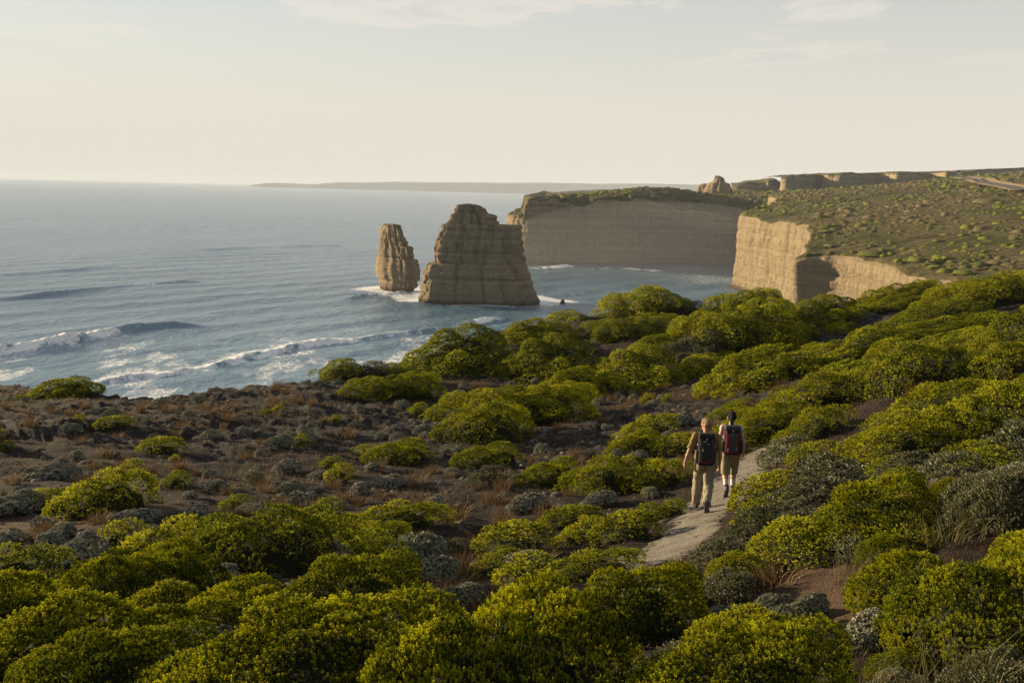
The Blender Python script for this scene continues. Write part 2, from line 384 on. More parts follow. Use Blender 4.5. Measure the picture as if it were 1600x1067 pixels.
for pts, hgt, wid, prof, trail in WAVES:
    P = resample(np.array([at_z(*q)[:2] for q in pts]), 3.0)
    sd, al, L = polyline_sd(sx, sy, P); u = al / L
    endf = sstep(0, 0.12, u) * sstep(1, 0.86, u)
    fo = np.interp(u, [q[0] for q in prof], [q[1] for q in prof])
    sd = sd + 2.6 * fbm(al / 16.0, 3.3 + hgt, 0, 4, 0.6) + 0.9 * fbm(sx / 4.0, sy / 4.0, 7, 3)
    w = np.where(sd > 0, wid * 0.45, wid * 1.5)
    hh = hgt * np.exp(-(sd / w) ** 2) * endf
    rough = fo * np.exp(-((sd - wid*0.3) / (wid*1.1)) ** 2)
    sz = sz + hh * (0.8 + 0.25 * fbm(al / 18, sd / 40, 3, 2)) + rough * endf * (1.5 * fbm(sx / 3.2, sy / 3.2, 4, 4, 0.65))
    ff = fo * endf * np.where(sd > 0, np.exp(-(sd / (wid * 1.25)) ** 4), np.exp(-np.abs(sd) / (trail * 0.5)))
    ff = ff * np.clip(0.85 + 0.9 * fbm(sx / 5.0, sy / 8.0, 11, 3), 0, 1)
    foam = np.maximum(foam, ff)
# foam lace in the surf zone near the beach
zone = sstep(520, 330, SR) * sstep(-260, -60, sx * 0.8 - sy * 0.6 + 330)
lace = sstep(0.05, 0.55, fbm(sx / 13, sy / 30, 6, 4) + 0.15) * zone
foam = np.maximum(foam, 0.52 * lace)
STACK_BASES = [(at_z(748, 473), 34, 17), (at_z(622, 455), 15, 11)]
for c, a, b in STACK_BASES:
    q = np.hypot((sx - c[0]) / (a + 8), (sy - c[1] - b) / (b + 9))
    foam = np.maximum(foam, sstep(1.45, 0.96, q + 0.25 * fbm(sx/7, sy/7, 3, 3)) * 0.75)
c = at_z(1120, 437); foam = np.maximum(foam, sstep(60, 10, np.hypot(sx-c[0], (sy-c[1])*0.7)) * 0.35)
t = NT('sea_water'); p = t.pos(); fm = t.attr('foam'); near = t.attr('near')
w1 = t.noise(p, 0.16, 6, 0.62, (0.9, 0.45, 1), 0.6); w2 = t.noise(p, 0.9, 5, 0.6, (1.0, 0.6, 1)); w3 = t.noise(p, 0.018, 5, 0.6, (1, 0.5, 1))
h = t.math('ADD', t.math('MULTIPLY', w1, 3.2), t.math('MULTIPLY', w2, 0.55))
nb = t.bump(h, 1.0, 0.7)
lacep = t.mr(t.noise(p, 0.42, 8, 0.75, (1, 0.55, 1), 1.6), 0.34, 0.70)
ffac = t.mr(t.math('ADD', t.math('MULTIPLY', fm, 1.35), t.math('MULTIPLY', t.math('SUBTRACT', lacep, 0.62), 0.75)), 0.22, 0.95)
body = t.mix(t.mr(w3, 0.35, 0.65), (0.060, 0.118, 0.170), (0.092, 0.168, 0.226))
body = t.mix(near, body, (0.115, 0.205, 0.275))
wat = t.bsdf(body, 0.20, nb, 0.5, IOR=1.333)
fo = t.bsdf((0.80, 0.80, 0.79), 0.9, t.bump(t.noise(p, 1.4, 6, 0.7), 0.8, 0.5), 0.2)
ms = t.n('ShaderNodeMixShader'); t.l(ffac, ms.inputs[0]); t.l(wat, ms.inputs[1]); t.l(fo, ms.inputs[2])
M['sea'] = t.done(ms.outputs[0])
sea = put('sea', mesh_data('sea', np.stack([sx, sy, sz], -1).reshape(-1, 3), gridF(len(srad), len(tv), True)[:, ::-1], {'foam': foam, 'near': sstep(620, 300, SR)}, mat=M['sea']))
tag(sea, kind='structure')
# ------------------------------------------------------------------ limestone
t = NT('limestone'); p = t.pos(); veg = t.attr('veg'); sp = t.n('ShaderNodeSeparateXYZ'); t.l(p, sp.inputs[0])
wob = t.noise(p, 0.02, 3); zz = t.math('ADD', sp.outputs['Z'], t.math('MULTIPLY', wob, 7.0))
cz = t.n('ShaderNodeCombineXYZ'); t.l(zz, cz.inputs[2])
band = t.noise(cz.outputs[0], 0.22, 6, 0.7)
band2 = t.noise(p, 0.5, 4, 0.6, (0.08, 0.08, 1.5))
stain = t.noise(p, 0.16, 5, 0.6, (1, 1, 0.16))
rock = t.ramp(band, [(0.28, (0.145, 0.110, 0.068)), (0.45, (0.245, 0.192, 0.118)), (0.58, (0.30, 0.240, 0.150)), (0.72, (0.17, 0.130, 0.080))])
rock = t.mix(t.mr(band2, 0.52, 0.66, 0, 0.4), rock, (0.160, 0.122, 0.078))
rock = t.mix(t.mr(stain, 0.55, 0.70, 0, 0.55), rock, (0.14, 0.122, 0.097))
lines = t.noise(cz.outputs[0], 0.62, 3, 0.7)
rock = t.mix(t.math('MULTIPLY', t.mr(lines, 0.60, 0.66, 0, 0.55), t.mr(t.noise(p, 0.05, 3), 0.35, 0.6)), rock, (0.085, 0.066, 0.045))
rock = t.mix(t.mr(sp.outputs['Z'], 3.2, 0.8), rock, (0.070, 0.055, 0.038))
vn = t.noise(p, 0.035, 6, 0.66, (1, 0.6, 1)); vn2 = t.noise(p, 0.30, 5, 0.7)
scrub = t.ramp(vn2, [(0.3, (0.052, 0.046, 0.021)), (0.5, (0.100, 0.086, 0.038)), (0.7, (0.160, 0.130, 0.062))])
scrub = t.mix(t.mr(vn, 0.50, 0.60, 0, 0.8), scrub, (0.056, 0.056, 0.012))
vf = t.mr(t.math('ADD', veg, t.math('MULTIPLY', t.math('SUBTRACT', t.noise(p, 0.25, 5, 0.7), 0.5), 1.1)), 0.42, 0.58)
col = t.mix(vf, rock, scrub)
hb = t.math('ADD', t.noise(p, 1.1, 6, 0.7), t.math('MULTIPLY', t.noise(p, 0.8, 5, 0.7, (0.15, 0.15, 2.2)), 1.2))
blot = t.noise(p, 0.33, 8, 0.72, (1, 1, 0.55))
col = t.mix(t.math('MULTIPLY', t.mr(blot, 0.52, 0.66, 0, 0.40), t.math('SUBTRACT', 1.0, vf)), col, (0.125, 0.094, 0.060))
pit = t.noise(p, 0.30, 9, 0.72, (1, 1, 0.7))
M['lime'] = t.done(t.bsdf(col, 0.95, t.bump(t.math('ADD', t.math('MULTIPLY', hb, 0.35), pit), 1.0, 3.2), 0.1))

def strata(z, s):                           # hard beds stand proud, soft ones are cut back
    zw = z + 0.7 * vnoise(s * 0.03, 1.0) + 0.25 * vnoise(s * 0.2, 5.0)
    q = 0.55 * np.tanh(2.2 * fbm(zw * 0.085, 11.3, s * 0.006, 2))
    for b, w, a in ((6.5, .9, 1.2), (12.6, .7, .8), (15.2, 1.1, 1.8), (23.5, .6, .8), (29.0, .8, 1.2), (36.4, .9, 1.6), (41.0, .6, .8), (46.2, .8, 1.4), (52.5, .6, 1.0)):
        q = q - a * np.exp(-((zw - b) / w) ** 2) * (0.55 + 0.45 * vnoise(s * 0.07 + b, b))
    return q + 0.22 * fbm(zw * 0.9, s * 0.05, 2.0, 3)

def cliff_loft(name, P, ztop_fn, inland, depth, step=1.1, rows=72, amp=1.0, lean=0.06, toe=3.0, zbase=-2.0, trow=46, slump=2.5):
    Pl = resample(np.asarray(P, float), step); n = len(Pl)
    tg = np.gradient(Pl, axis=0); k = 9
    ker = np.ones(k) / k; tg = np.stack([np.convolve(np.pad(tg[:, i], k//2, mode='edge'), ker, 'valid') for i in (0, 1)], -1)
    tg /= np.linalg.norm(tg, axis=1)[:, None] + 1e-9
    out = np.stack([tg[:, 1], -tg[:, 0]], -1)
    if np.mean((out * np.asarray(inland)).sum(1)) > 0: out = -out
    s = np.arange(n) * step
    rim = ztop_fn(Pl[:, 0], Pl[:, 1])
    v = np.linspace(0, 1, rows)
    rim = rim - slump * np.maximum(0, fbm(s / 26.0, 4.0, 9.0, 3) + 0.12) * 2
    S, Vv = np.meshgrid(s, v)
    Z = zbase + (rim[None] - zbase) * Vv
    gully = 2.6 * fbm(S / 13.0, Vv * 0.8, 1.0, 4) + 2.6 * np.minimum(0, fbm(S / 34.0, Vv * 0.5, 5.0, 3))
    crack = -1.1 * np.exp(-(np.abs(fbm(S / 19.0, Vv * 0.6, 13.0, 2)) / 0.035) ** 2)
    flute = 3.2 * (0.35 - np.abs(fbm(S / 8.0, Vv * 1.3, 21.0, 3))) + 0.9 * (0.3 - np.abs(fbm(S / 2.4, Vv * 3.0, 25.0, 3)))
    o = amp * (1.1 * strata(Z, S) + gully + flute + crack + 0.6 * fbm(S / 2.6, Z / 1.4, 2.0, 4)) + lean * (rim[None] - Z) + toe * np.exp(-np.maximum(Z, 0) / 3.0) - 1.6 * amp * np.exp(-((Z - 3.0) / 1.8) ** 2)
    # the brink crumbles back a little
    o = o - 1.8 * sstep(0.93, 1.0, Vv) ** 2
    X = Pl[None, :, 0] + out[None, :, 0] * o; Y = Pl[None, :, 1] + out[None, :, 1] * o
    veg = np.where(Vv > 0.97, 0.55, 0.0) + 0.30 * sstep(0.80, 1.0, Vv + 0.12 * fbm(S / 9, 3.0, 0, 3))
    # the land behind the brink
    tt = np.concatenate([[0.6], np.geomspace(1.6, depth, trow - 1)])
    inl = np.asarray(inland, float)
    X2 = X[-1][None] + inl[..., 0] * tt[:, None]; Y2 = Y[-1][None] + inl[..., 1] * tt[:, None]
    blend = sstep(0, 26, tt)[:, None]
    Z2 = ztop_fn(X2, Y2) + (1 - blend) * (rim - ztop_fn(X[-1], Y[-1]))[None] + blend * (0.9 * fbm(X2 / 7, Y2 / 7, 3, 4) + 0.3*fbm(X2/2, Y2/2, 3, 3))
    veg2 = np.clip(0.75 + 0.5 * sstep(0, 12, tt)[:, None] + 0 * X2, 0, 1.2)
    Vt = np.concatenate([np.stack([X, Y, Z], -1), np.stack([X2, Y2, Z2], -1)], 0)
    A = np.concatenate([veg, veg2], 0)
    F = gridF(rows + len(tt), n)
    # make faces look outwards
    a, b, c = (Vt.reshape(-1, 3)[F[len(F)//6]][i] for i in (0, 1, 2)); nn = np.cross(b - a, c - a)
    nv = out[len(out)//2]
    if nn[0]*nv[0] + nn[1]*nv[1] < 0: F = F[:, ::-1]
    return tag(put(name, mesh_data(name, Vt.reshape(-1, 3), F, {'veg': A}, mat=M['lime'])), kind='structure'), Pl

# --- the lit headland: control heights from the brink up to the crest of the hill
_hc = [(1500,434,290),(1400,419,330),(1330,408,365),(1250,400,398),(1255,375,440),(1262,347,510),(1210,340,580),(1158,335,640),
       (1180,318,700),(1165,313,780),(1230,303,830),(1300,300,800),(1300,323,620),(1350,305,700),(1330,345,500),(1400,330,520),(1450,370,400),(1400,395,370),
       (1500,350,420),(1600,335,420),(1600,390,330),(1500,392,340),(1560,420,290),(1700,400,300),(1450,304,640),(1500,296,700),(1600,300,560),(1400,294,800),(1480,287,820),(1530,283,760),
       (1600,292,650),(1700,300,560),(1600,275,800),(1700,270,800),(1500,282,900),(1350,295,900),(1250,300,950),(1600,270,950),(1750,330,420)]
_hp = np.array([at_d(*c) for c in _hc])
HZ = tps(_hp[:, :2], _hp[:, 2], 0.5)
coast = [at_d(1640, 440, 225), at_d(1560, 440, 255), at_d(1500, 434, 290), at_d(1440, 424, 312), at_d(1400, 419, 330), (128.5, 352, 0), (131, 374, 0), (130.8, 382, 0), (127.2, 391.5, 0), (121, 397, 0), (113.6, 398.5, 0), (113.8, 403, 0),
         at_d(1249, 390, 412), at_d(1259, 370, 440), at_d(1263, 350, 480), at_d(1258, 347, 520), at_d(1235, 342, 555), at_d(1205, 340, 590), at_d(1175, 337, 622), at_d(1157, 335, 645), at_d(1165, 333, 665), at_d(1195, 330, 690), at_d(1210, 326, 740), at_d(1210, 322, 800), at_d(1200, 320, 850)]
coast = np.array([c[:2] for c in coast])
headland, _ = cliff_loft('headland', coast, HZ, np.array([1.0, 0.0]), 620, 1.1, 66, 0.8, 0.05)

# --- the shaded cliff at the back of the bay
_bc = [(812,309,810),(835,306,812),(862,307,815),(885,309,820),(930,309,828),(980,306,835),(1020,309,840),(1060,316,845),(1100,322,850),(1150,327,850),(1200,322,850),
       (815,307,900),(900,307,930),(1020,294,890),(1070,298,895),(1100,303,905),(1150,308,915),(1150,309,950),(1250,306,860),(1300,300,1000),(1100,305,1050),(950,306,1050),(820,306,1000)]
_bp = np.array([at_d(*c) for c in _bc]); BZ0 = tps(_bp[:, :2], _bp[:, 2], 0.5)
def BZ(x, y): return np.minimum(BZ0(x, y), 82) - 13 * sstep(9.5, 6.0, x) - 3.0 * np.exp(-((np.asarray(x, float) - 37.0) / 2.5) ** 2) * sstep(880, 840, y)
bay = [at_d(800, 340, 985), at_d(797, 340, 930), at_d(806, 330, 880), at_d(800, 330, 850), at_d(796, 330, 822), at_d(815, 309, 806), at_d(835, 306, 804), at_d(862, 307, 810), at_d(900, 308, 826), at_d(950, 304, 824), at_d(1000, 298, 834), at_d(1050, 299, 845), at_d(1100, 307, 848), at_d(1150, 312, 838), at_d(1190, 312, 848), at_d(1260, 305, 860)]
bay = np.array([c[:2] for c in bay])
bay_cliff, _ = cliff_loft('bay_headland', bay, BZ, np.array([0.10, 1.0]), 420, 1.2, 60, 1.25, 0.03, 3.0, trow=34, slump=6.0)

# --- farther cliffs behind the hill
def far_cliff(name, pts, d0, back, rows=34, amp=1.6, step=4.0):
    P3 = np.array([at_d(px, py, d) for px, py, d in pts]); f = tps(P3[:, :2], P3[:, 2], 0.5) if len(P3) > 3 else None
    def zf(x, y):
        o = np.argsort(P3[:, 0]); z = np.interp(x, P3[o, 0], P3[o, 2]); return z + 1.5 * fbm(np.asarray(x) / 23, np.asarray(y) / 60, 2, 3)
    return cliff_loft(name, P3[:, :2], zf, np.array([0.2, 1.0]), back, step, rows, amp, 0.10, 2.0, trow=16)[0]
far_cliff('far_cliffs', [(1218,274,1180),(1234,273,1170),(1262,273,1190),(1280,274,1230),(1292,272,1190),(1322,269,1180),(1333,270,1230),(1380,269,1260),(1398,270,1220),(1420,268,1230),(1450,269,1280),(1480,269,1240),(1500,268,1260),(1560,264,1300),(1640,261,1300),(1760,259,1300)], 1200, 500)
far_cliff('distant_bluff', [(1140,293,1330),(1152,289,1320),(1165,285,1330),(1195,284,1345),(1200,281,1340),(1216,279,1340),(1228,285,1350),(1245,290,1360)], 1340, 160, step=3.0)

# --- the long low headland on the horizon
def ridge(name, pts, d, thick, step, mat):
    P = np.array([at_d(px, py, d) for px, py in pts]); x = np.arange(P[0, 0], P[-1, 0], step)
    top = np.interp(x, P[:, 0], P[:, 2]) + 6 * fbm(x / 220, 3.0, 0, 4) + 2.0 * fbm(x / 40, 5.0, 0, 3)
    y0 = np.interp(x, P[:, 0], P[:, 1]) + 130 * fbm(x / 500, 1.0, 0, 4)
    prof = [(-0.02, -5, 0), (0.0, 0.0, 0), (0.01, 0.55, 0), (0.02, 0.72, 0.5), (0.10, 0.86, 1), (0.35, 0.97, 1), (0.6, 1.0, 1), (1.0, 0.9, 1)]
    V = []; A = []
    for a, b, g in prof:
        z = np.maximum(top, 1) * b if b >= 0 else np.full_like(x, b)
        V.append(np.stack([x, y0 + a * thick + 40 * fbm(x / 120, a * 9, 2, 3), z], -1)); A.append(np.full_like(x, g))
    V = np.array(V); 
    return tag(put(name, mesh_data(name, V.reshape(-1, 3), gridF(len(prof), len(x)), {'veg': np.array(A)}, mat=mat)), kind='structure')
ridge('far_headland', [(389,289,),(394,287.5),(410,285.5),(450,287),(480,288),(505,285.5),(520,284),(560,284),(640,283.5),(760,285),(860,284.5),(950,287),(1020,286.5),(1090,288),(1250,290)], 13500, 1800, 22, M['lime'])
ridge('middle_headland', [(862,301),(872,298.5),(900,297),(950,296),(1000,297.5),(1090,298),(1150,298)], 2600, 300, 8, M['lime'])

# ------------------------------------------------------------------ sea stacks and rocks
def stack_mesh(sil, d, depth, zfun_px, rot=0.0, seed=0, nang=150, nz=150, amp=0.7, sq=3.4, cap=0.05, skew=0.0):
    """sil: (py, left px, right px) rows from the top down; the thickness comes from depth (metres at widest)"""
    r = [(at_d((a+b)/2, y, d), (b-a) / FPX * d / 2) for y, a, b in sil]
    zs = np.array([q[0][2] for q in r]); xc = np.array([q[0][0] for q in r]); hw = np.array([q[1] for q in r])
    o = np.argsort(zs); zs, xc, hw = zs[o], xc[o], hw[o]
    zs[0] = -2.5
    z = np.linspace(zs[0], zs[-1], nz); st = 0.08 * (zs[-1] - zs[0]); zn = (z + 0.25 * st * vnoise(z * 0.3, seed)) / st; fr = zn - np.floor(zn)
    zq = np.clip(0.35 * z + 0.65 * (np.floor(zn) + sstep(0.72, 1.0, fr)) * st, zs[0], zs[-1]); zq[0] = z[0]     # steep risers, narrow ledges
    cx_ = np.interp(zq, zs, xc); w = np.interp(zq, zs, hw)
    al = np.linspace(0, 2*np.pi, nang, endpoint=False)
    A, Z = np.meshgrid(al, z); W = w[:, None]; wm = hw.max()
    D = depth / 2 * (0.35 + 0.65 * W / wm)
    ca, sa = np.cos(A), np.sin(A)
    rad = (np.abs(ca) ** sq + np.abs(sa) ** sq) ** (-1 / sq)
    X = ca * rad; Y = sa * rad
    s = A / (2*np.pi) * 2 * (wm + depth/2) * 2
    n = amp * (1.3 * strata(Z + seed, X * 9) + 1.6 * fbm(X * 4 + seed, Y * 4, Z / 14, 4) + 1.3 * fbm(X * wm / 4.5, Y * wm / 4.5 + seed, Z / 4.2, 4))
    fl = 0.9 * np.abs(fbm(X * wm / 5.0, Y * wm / 5.0 + seed * 3, Z / 40, 3))
    n = n - 2.0 * amp * fl - 1.9 * amp * np.exp(-(np.abs(fbm(X * wm / 7.0 + seed, Y * wm / 7.0, Z / 60, 2)) / 0.045) ** 2)
    px_ = X * (W + n); py_ = Y * (D + n)
    cr_, sr_ = math.cos(rot), math.sin(rot)
    Xw = cx_[:, None] + px_ * 1.0; Yw = d + py_ * cr_ + px_ * sr_
    V = np.stack([Xw, Yw, Z], -1).reshape(-1, 3)
    F = gridF(nz, nang, True)
    # top: rings shrinking to the middle
    top = V[-nang:]; c = top.mean(0); base = len(V); ext = []; Fs = [F]
    prev = np.arange(base - nang, base)
    hgt = cap * wm
    for k, (q, hh) in enumerate([(0.85, 0.35), (0.6, 0.75), (0.3, 0.95), (0.04, 1.0)]):
        ring = c + (top - c) * [q, q, 0]; ring[:, 2] = top[:, 2] + hgt * hh + 0.4 * fbm(ring[:, 0] / 2, ring[:, 1] / 2, seed, 3)
        cur = np.arange(nang) + base + k * nang; ext.append(ring)
        Fs.append(np.stack([prev, np.roll(prev, -1), np.roll(cur, -1), cur], -1)); prev = cur
    V = np.vstack([V] + ext)
    veg = np.concatenate([np.zeros(base), np.full(nang * 4, 0.62)])
    veg[base-nang*2:base] = 0.3
    return V, np.concatenate(Fs), {'veg': veg}
def stack_obj(name, sil, d, depth, label, cat, **k):
    V, F, a = stack_mesh(sil, d, depth, None, **k); o = put(name, mesh_data(name, V, F, a, mat=M['lime'])); tag(o, label, cat); return o
stack_obj('sea_stack', [(321.8,712,753),(323.5,711.5,757),(332,711,760),(337,709,768),(342,706,775),(347,702,777),(350.4,698,779),(351,697,811),(358,692,814),(366,689,815),(378,683,816),(392,679,818),(405,677,820),(412,681,821),(416,684,822),(419,668,823),(425,665,825),(440,661,830),(452,660,835),(462,659,838),(470,655,842),(476,653,844)], 526, 30,
          'broad flat-topped limestone sea stack with a wider plinth, nearer to the bay cliff', 'sea stack', rot=0.02, seed=2.0, sq=3.6, nang=190, nz=150, amp=0.9, cap=0.03)
stack_obj('sea_stack', [(351,598,622),(356,595,627),(366,592,631),(376,590,635),(383,589,640),(388,588,647),(396,588,649),(402,587,651),(407,586,657),(413,584,659),(422,583,660),(432,585,659),(441,588,657),(449,591,651),(456,594,645),(461,596,640)], 575, 24,
          'slender tapering limestone sea stack standing alone in the surf', 'sea stack', rot=-0.75, seed=9.0, sq=3.0, nang=120, nz=120, amp=0.75, cap=0.02)
stack_obj('rock_pinnacle', [(275,1118.5,1122),(279,1117,1124),(282,1119,1128),(286,1114,1132),(290,1108,1138),(295,1103,1141),(300,1101,1143),(312,1100,1144)], 1100, 22,
          'pointed castle-like limestone pinnacle behind the bay headland', 'rock pinnacle', rot=-0.4, seed=5.0, nang=72, nz=70, amp=1.0, cap=0.02, sq=2.6)
stack_obj('rock_bluff', [(288,1096,1116),(291,1090,1118),(297,1088,1120),(312,1087,1121)], 1150, 26,
          'low shaded rock bluff beside the pointed pinnacle', 'rock', rot=0.1, seed=7.0, nang=72, nz=50, amp=0.9, cap=0.05)
stack_obj('surf_rock', [(468.5,877,881),(471,875,883),(474,873,885)], 527, 2.5, 'small dark rock breaking the water off the broad stack', 'rock', seed=3.0, nang=30, nz=14, amp=0.15, cap=0.1, sq=2.2)

# ------------------------------------------------------------------ scrub on the headlands: low wind-cut bushes, too small and many to count
def lump(nring=2, nseg=7):
    V = [(0, 0, 1)]; F = []
    for i in range(1, nring + 1):
        a = i / nring * math.pi / 2
        for j in range(nseg): b = 2*math.pi*j/nseg; V.append((math.sin(a)*math.cos(b), math.sin(a)*math.sin(b), math.cos(a)))
    T = [(0, 1 + j, 1 + (j+1) % nseg) for j in range(nseg)]; Q = []
    for i in range(nring - 1):
        for j in range(nseg):
            a = 1 + i*nseg + j; b = 1 + i*nseg + (j+1) % nseg; T += [(a, a + nseg, b + nseg), (a, b + nseg, b)]
    return np.array(V, float), np.array(T)
def scatter_lumps(name, pts, size, seed, mat):
    rs = np.random.RandomState(seed); V0, T0 = lump(); n = len(pts); m = len(V0)
    sc3 = size[:, None] * np.stack([rs.uniform(0.7, 1.5, n), rs.uniform(0.7, 1.5, n), rs.uniform(0.35, 0.7, n)], -1)
    a = rs.uniform(0, 6.28, n)
    P = V0[None] * sc3[:, None] * (1 + 0.28 * (rs.rand(n, m, 1) - 0.5))
    X = P[..., 0]*np.cos(a)[:, None] - P[..., 1]*np.sin(a)[:, None]; Y = P[..., 0]*np.sin(a)[:, None] + P[..., 1]*np.cos(a)[:, None]
    V = np.stack([X, Y, P[..., 2] - 0.15 * size[:, None]], -1) + pts[:, None]
    F = T0[None] + (np.arange(n) * m)[:, None, None]
    tint = np.repeat(np.clip(0.48 + 1.5 * fbm(pts[:, 0] / 40, pts[:, 1] / 60, 3, 3) + rs.normal(0, 0.16, n), 0, 1), m)
    return put(name, mesh_data(name, V.reshape(-1, 3), F.reshape(-1, 3), {'tint': tint}, mat=mat, smooth=True))
t = NT('headland_scrub'); a = t.attr('tint'); p = t.pos()
c = t.ramp(a, [(0.12, (0.130, 0.105, 0.050)), (0.38, (0.098, 0.092, 0.032)), (0.60, (0.078, 0.086, 0.018)), (0.92, (0.130, 0.140, 0.016))])
M['scrub'] = t.done(t.bsdf(c, 0.9, t.bump(t.noise(p, 2.2, 5, 0.7), 1.0, 0.6), 0.1))
rs = np.random.RandomState(21)
xs = rs.uniform(100, 620, 26000); ys = rs.uniform(250, 1000, 26000)
cxl = np.interp(ys, coast[:, 1], coast[:, 0])
pxv = 800 + FPX * xs / ys
keep = (xs > cxl + 2.5) & (pxv < 1720) & (pxv > 1120) & (fbm(xs/30, ys/45, 3, 4) > rs.uniform(-0.60, 0.20, len(xs)))
xs, ys = xs[keep][:14000], ys[keep][:14000]
zsx = HZ(xs, ys) + 0.9 * fbm(xs/7, ys/7, 3, 4)
o = scatter_lumps('headland_shrubbery', np.stack([xs, ys, zsx - 0.1], -1), rs.gamma(2.2, 0.42, len(xs)) + 0.3, 5, M['scrub']); tag(o, 'low wind-cut scrub covering the headland above the lit cliff', 'scrub', kind='stuff')
xs = rs.uniform(0, 330, 5000); ys = rs.uniform(805, 1150, 5000); cyl = np.interp(xs, bay[5:, 0], bay[5:, 1])
keep = (ys > cyl + 3) & (xs > at_d(880, 300, 820)[0]) & (rs.rand(5000) < 0.6); xs, ys = xs[keep], ys[keep]
o = scatter_lumps('bay_shrubbery', np.stack([xs, ys, BZ(xs, ys) + 0.2], -1), rs.gamma(4, 0.35, len(xs)) + 0.5, 6, M['scrub']); tag(o, 'dark scrub along the top of the shaded bay cliff', 'scrub', kind='stuff')

# ------------------------------------------------------------------ coast road on the hill, with its sign and posts
def hill_hit(px, py, d0=380, d1=1000):
    d = np.linspace(d0, d1, 900); r = ray(px, py); q = CAM[None] + r[None] * (d / r[1])[:, None]
    k = np.where(q[:, 2] < HZ(q[:, 0], q[:, 1]) + 0.4)[0]
    return q[k[0]] if len(k) else q[-1]
# ------------------------------------------------------------------ plants
def sprig(whorls, leaves, length, width, leaf, up=0.5, seed=1):
    """a leafy shoot along +z: diamond leaves set in whorls"""
    rs = np.random.RandomState(seed); V = []; F = []
    for k in range(whorls):
        h = length * (k + 0.35) / whorls; rr_ = width * (1.0 - 0.45 * k / max(1, whorls - 1) if whorls > 1 else 1)
        for j in range(leaves):
            a = 2*math.pi * (j + 0.5 * k) / leaves + rs.uniform(-0.25, 0.25)
            c, s = math.cos(a), math.sin(a); lw = leaf * rs.uniform(0.8, 1.2)
            b = len(V); hh = h + length * 0.05 * rs.randn()
            V += [(0.08*rr_*c, 0.08*rr_*s, hh), (0.6*rr_*c - lw*s, 0.6*rr_*s + lw*c, hh + up*rr_*0.6), (rr_*c, rr_*s, hh + up*rr_*1.3), (0.6*rr_*c + lw*s, 0.6*rr_*s - lw*c, hh + up*rr_*0.6)]
            F.append((b, b+1, b+2, b+3))
    V = np.array(V); return V, np.array(F), V[:, 2] / length
def frames(ax, rs):
    ax = ax / (np.linalg.norm(ax, axis=1)[:, None] + 1e-9)
    r = rs.randn(*ax.shape); u = np.cross(ax, r); u /= np.linalg.norm(u, axis=1)[:, None] + 1e-9
    return ax, u, np.cross(ax, u)
def scatter_sprigs(tpl, pos, ax, scale, rs, tint):
    V0, F0, h0 = tpl; a, u, v = frames(ax, rs); n, m = len(pos), len(V0)
    V = pos[:, None] + scale[:, None, None] * (V0[None, :, :1]*u[:, None] + V0[None, :, 1:2]*v[:, None] + V0[None, :, 2:]*a[:, None])
    F = F0[None] + (np.arange(n) * m)[:, None, None]
    T = np.clip(tint[:, None] + 0.85 * (h0[None] - 0.68), 0, 1)  # young tips yellower; shoot bases darkened further, inner shade put into the colour
    return V.reshape(-1, 3), F.reshape(-1, F0.shape[1]), T.ravel()

